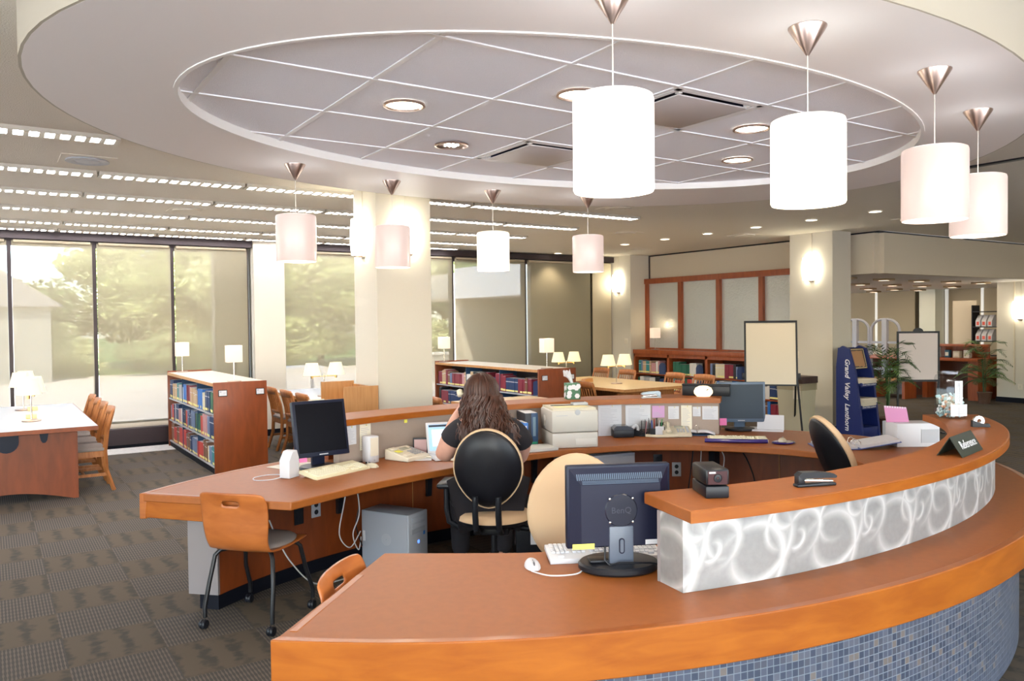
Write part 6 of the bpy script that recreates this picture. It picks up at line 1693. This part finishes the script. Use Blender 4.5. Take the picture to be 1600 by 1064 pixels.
# poster stand
pt = thing('poster_stand', 'black floor stand with blank white poster, right of the palm', 'sign stand', (11.55, 6.60, 0), math.radians(-40))
MB().box(-.275, .275, -.006, .006, .78, 1.47).build('poster', mat('poster_white', (.66, .58, .55), .5), pt, smooth=0)
MB().box(-.30, -.275, -.014, .014, .0, 1.50).box(.275, .30, -.014, .014, .0, 1.50).box(-.275, .275, -.014, .014, 1.47, 1.50).box(-.275, .275, -.014, .014, .75, .78).build('frame', M_black, pt, smooth=0)
MB().prism([(.07 * math.cos(PI * k / 8), .05 * math.sin(PI * k / 8)) for k in range(9)], -.012, .012, rot=RX(PI / 2)).build('clip', M_black, pt, (0, 0, 1.50))
for sx in (-1, 1): MB().box(sx * .288 - .016, sx * .288 + .016, -.20, .20, 0, .02).build('foot', M_black, pt, smooth=0)
# security gates
def gate(label, y):
    t = thing('security_gate', label, 'security gate', (17.0, y, 0), PI / 2, 'arched library security gates')
    M_g = mat('gate_grey', (.36, .37, .42), .5)
    f = MB().box(-.06, .06, -.05, .05, 0, 1.70, .01)
    for s_ in (-1, 1):
        f.tube([(s_ * (.05 + .29 * math.sin(PI / 2 * k / 8)), 0, 1.42 + .25 * math.cos(PI / 2 * k / 8)) for k in range(9)] + [(s_ * .34, 0, 0)], .032, 6)
    f.build('frame', M_g, t)
    for z in (.55, 1.15): MB().box(-.31, .31, -.02, .02, z - .025, z + .025).build('crossbar', M_g, t, smooth=0)
    MB().box(-.38, .38, -.07, .07, 0, .05).build('base', M_g, t, smooth=0)
    return t
gate('grey arched security gate, left of two beside the column', 11.22)
gate('grey arched security gate, right of two behind the palm', 10.48)

# circulation counter behind
cc = thing('checkout_counter', 'long red wood checkout counter in the far area', 'counter', (16.6, 8.15, 0))
MB().box(.0, .75, .1, 3.4, .80, .86, .004).build('worktop', M_cherry, cc)
for _a, _b in ((.15, .35), (1.2, 1.3), (3.2, 3.35)): MB().box(.10, .70, _a, _b, 0, .80).build('support_panel', M_cherry, cc, smooth=0)
MB().box(.55, .6, .3, 3.2, 0, .80).build('modesty_panel', mat('case_back', (0, 0, 0)), cc, smooth=0)
MB().box(.1, .5, .1, 1.3, 1.10, 1.14).box(.44, .48, .1, 1.3, .86, 1.10).build('raised_shelf', M_cherry, cc, smooth=0)
for (y, dd, lab) in ((11.8, .3, 'low red and beige returns cabinet behind the security gates, left'), (12.9, .3, 'low red cabinet behind the security gates beside the column')):
    t = thing('cabinet', lab, 'cabinet', (18.2, y, 0))
    MB().box(0, .5, -.5, .5, 0, .62).build('body', M_cherry, t, smooth=0); MB().box(-.01, .51, -.51, .51, .62, .92).build('top_case', M_beigep, t, smooth=0); MB().box(-.02, -.01, -.4, .4, .1, .55).build('panel', M_panel, t, smooth=0)
bk = thing('low_table', 'pale low bench of books under the poster stand in the distance', 'table', (16.2, 10.3, 0))
MB().box(-.25, .25, -.9, .5, .36, .40).build('top', M_oak, bk, smooth=0)
for yy in (-.85, -.2, .45): MB().box(-.22, .22, yy - .03, yy + .03, 0, .36).build('leg', M_cherry, bk, smooth=0)
MB().box(.18, .22, -.8, .4, .06, .34).build('back_panel', M_greyp, bk, smooth=0)
cm = monitor('black computer monitor on the far checkout counter', (16.85, 9.55, .86), math.radians(-75), M_black, M_scr_off, .40, .33, .06, 8)
for (y, c, hh_, ww, lab) in ((9.2, (.75, .72, .65), .22, .10, 'white card stand beside the checkout monitor'), (8.98, (.03, .10, .16), .16, .10, 'dark teal telephone on the checkout counter'), (8.78, (.55, .48, .36), .14, .14, 'beige box on the checkout counter'), (8.58, (.7, .66, .6), .16, .12, 'pale bottle shaped box on the checkout counter')):
    t = thing('desk_item', lab, 'box', (16.85, y, .86)); MB().box(-ww / 2, ww / 2, -ww / 2, ww / 2, 0, hh_, .012).build('body', mat('item_%d' % int(y * 100), c, .6), t); MB().box(-ww / 2 - .004, -ww / 2, -ww / 3, ww / 3, hh_ * .25, hh_ * .7).build('face', M_cream, t, smooth=0)
    t.name = {9.2: 'card_stand', 8.98: 'telephone', 8.78: 'storage_box', 8.58: 'dispenser'}[y]
# magazine shelf at the right
sh = thing('wall_shelf', 'tall shelving with white magazine files by the right wall', 'shelf', (17.6, 8.6, 0))
MB().box(-.15, .15, -.60, .15, 0, .86).build('lower_cabinet', M_cherry, sh, smooth=0)
for z in (.90, 1.20, 1.50, 1.82): MB().box(-.15, .15, -.55, .20, z - .02, z).build('shelf_board', M_black, sh, smooth=0)
MB().box(-.15, .15, .19, .21, .86, 1.95).build('side_panel', M_black, sh, smooth=0)
tag(MB().box(-.02, .02, -.25, .25, 0, 1.2).build('partition', M_wall2, None, (17.75, 9.1, .86), smooth=0), 'beige partition standing left of the magazine shelving', 'partition')
for z, n_ in ((1.20, 3), (1.50, 3)):
    for k in range(n_):
        f_ = tag(MB().prism([(-.09, 0), (.09, 0), (.09, .24), (.02, .24), (-.09, .12)], -.045, .045, rot=RX(PI / 2)).build('magazine_file', M_paper, None, (17.58, 8.70 - k * .12, z + .001), smooth=0), 'white magazine file on the %s shelf, %s from the left' % ('upper' if z > 1.3 else 'lower', ORD[k]), 'magazine file', 'magazine files on the far shelving')
        MB().box(-.093, -.090, -.025, .025, .03, .10).build('label', mat('label_red', (.75, .12, .08), .6), f_, smooth=0)
for k in range(6):
    tag(MB().box(-.07, .07, -.018, .018, 0, .22).build('book', mat('cover_maroon', (0, 0, 0)) if k % 3 else mat('cover_black', (0, 0, 0)), None, (17.55, 8.74 - k * .04, .901), smooth=0), 'dark red book on the lowest far shelf, %s from the left' % ORD[k], 'book', 'books on the far shelving')
# fan by the ceiling
fn = thing('wall_fan', 'small fan and dark screen mounted high beside the column, far area', 'fan', (17.5, 12.85, 0), math.radians(-60))
MB().box(-.05, .05, .0, .05, 0, 1.75).build('post', M_beigep, fn, smooth=0)
MB().lathe([(.20, -.03), (.215, 0), (.20, .03), (.19, 0), (.20, -.03)], (.14, 0, 1.98), 28, rot=RX(PI / 2)).build('guard', M_beigep, fn)
MB().lathe([(0, -.01), (.19, -.002), (0, .01)], (.14, .0, 1.98), 28, rot=RX(PI / 2)).build('blades', mat('fan_grey', (.45, .42, .36), .6), fn)
MB().box(-.16, .06, -.06, -.03, 1.80, 2.12).build('screen', M_black, fn, smooth=0)
# wall plates
for (x, y, z, lab) in ((16.945, 7.62, .32, 'beige outlet on the white wall at the right edge'), (10.445, 7.9, 1.15, 'small pale switch plate on the column beside the glazed screen'), (10.595, 12.0, 1.30, 'small pale switch plate on the corner column')):
    t = thing('wall_plate', lab, 'switch', (x, y, z)); MB().box(-.006, 0, -.045, .045, -.055, .055, .002).build('plate', M_beigep, t); MB().box(-.009, -.006, -.01, .01, -.02, .02).build('switch', M_cream, t, smooth=0)
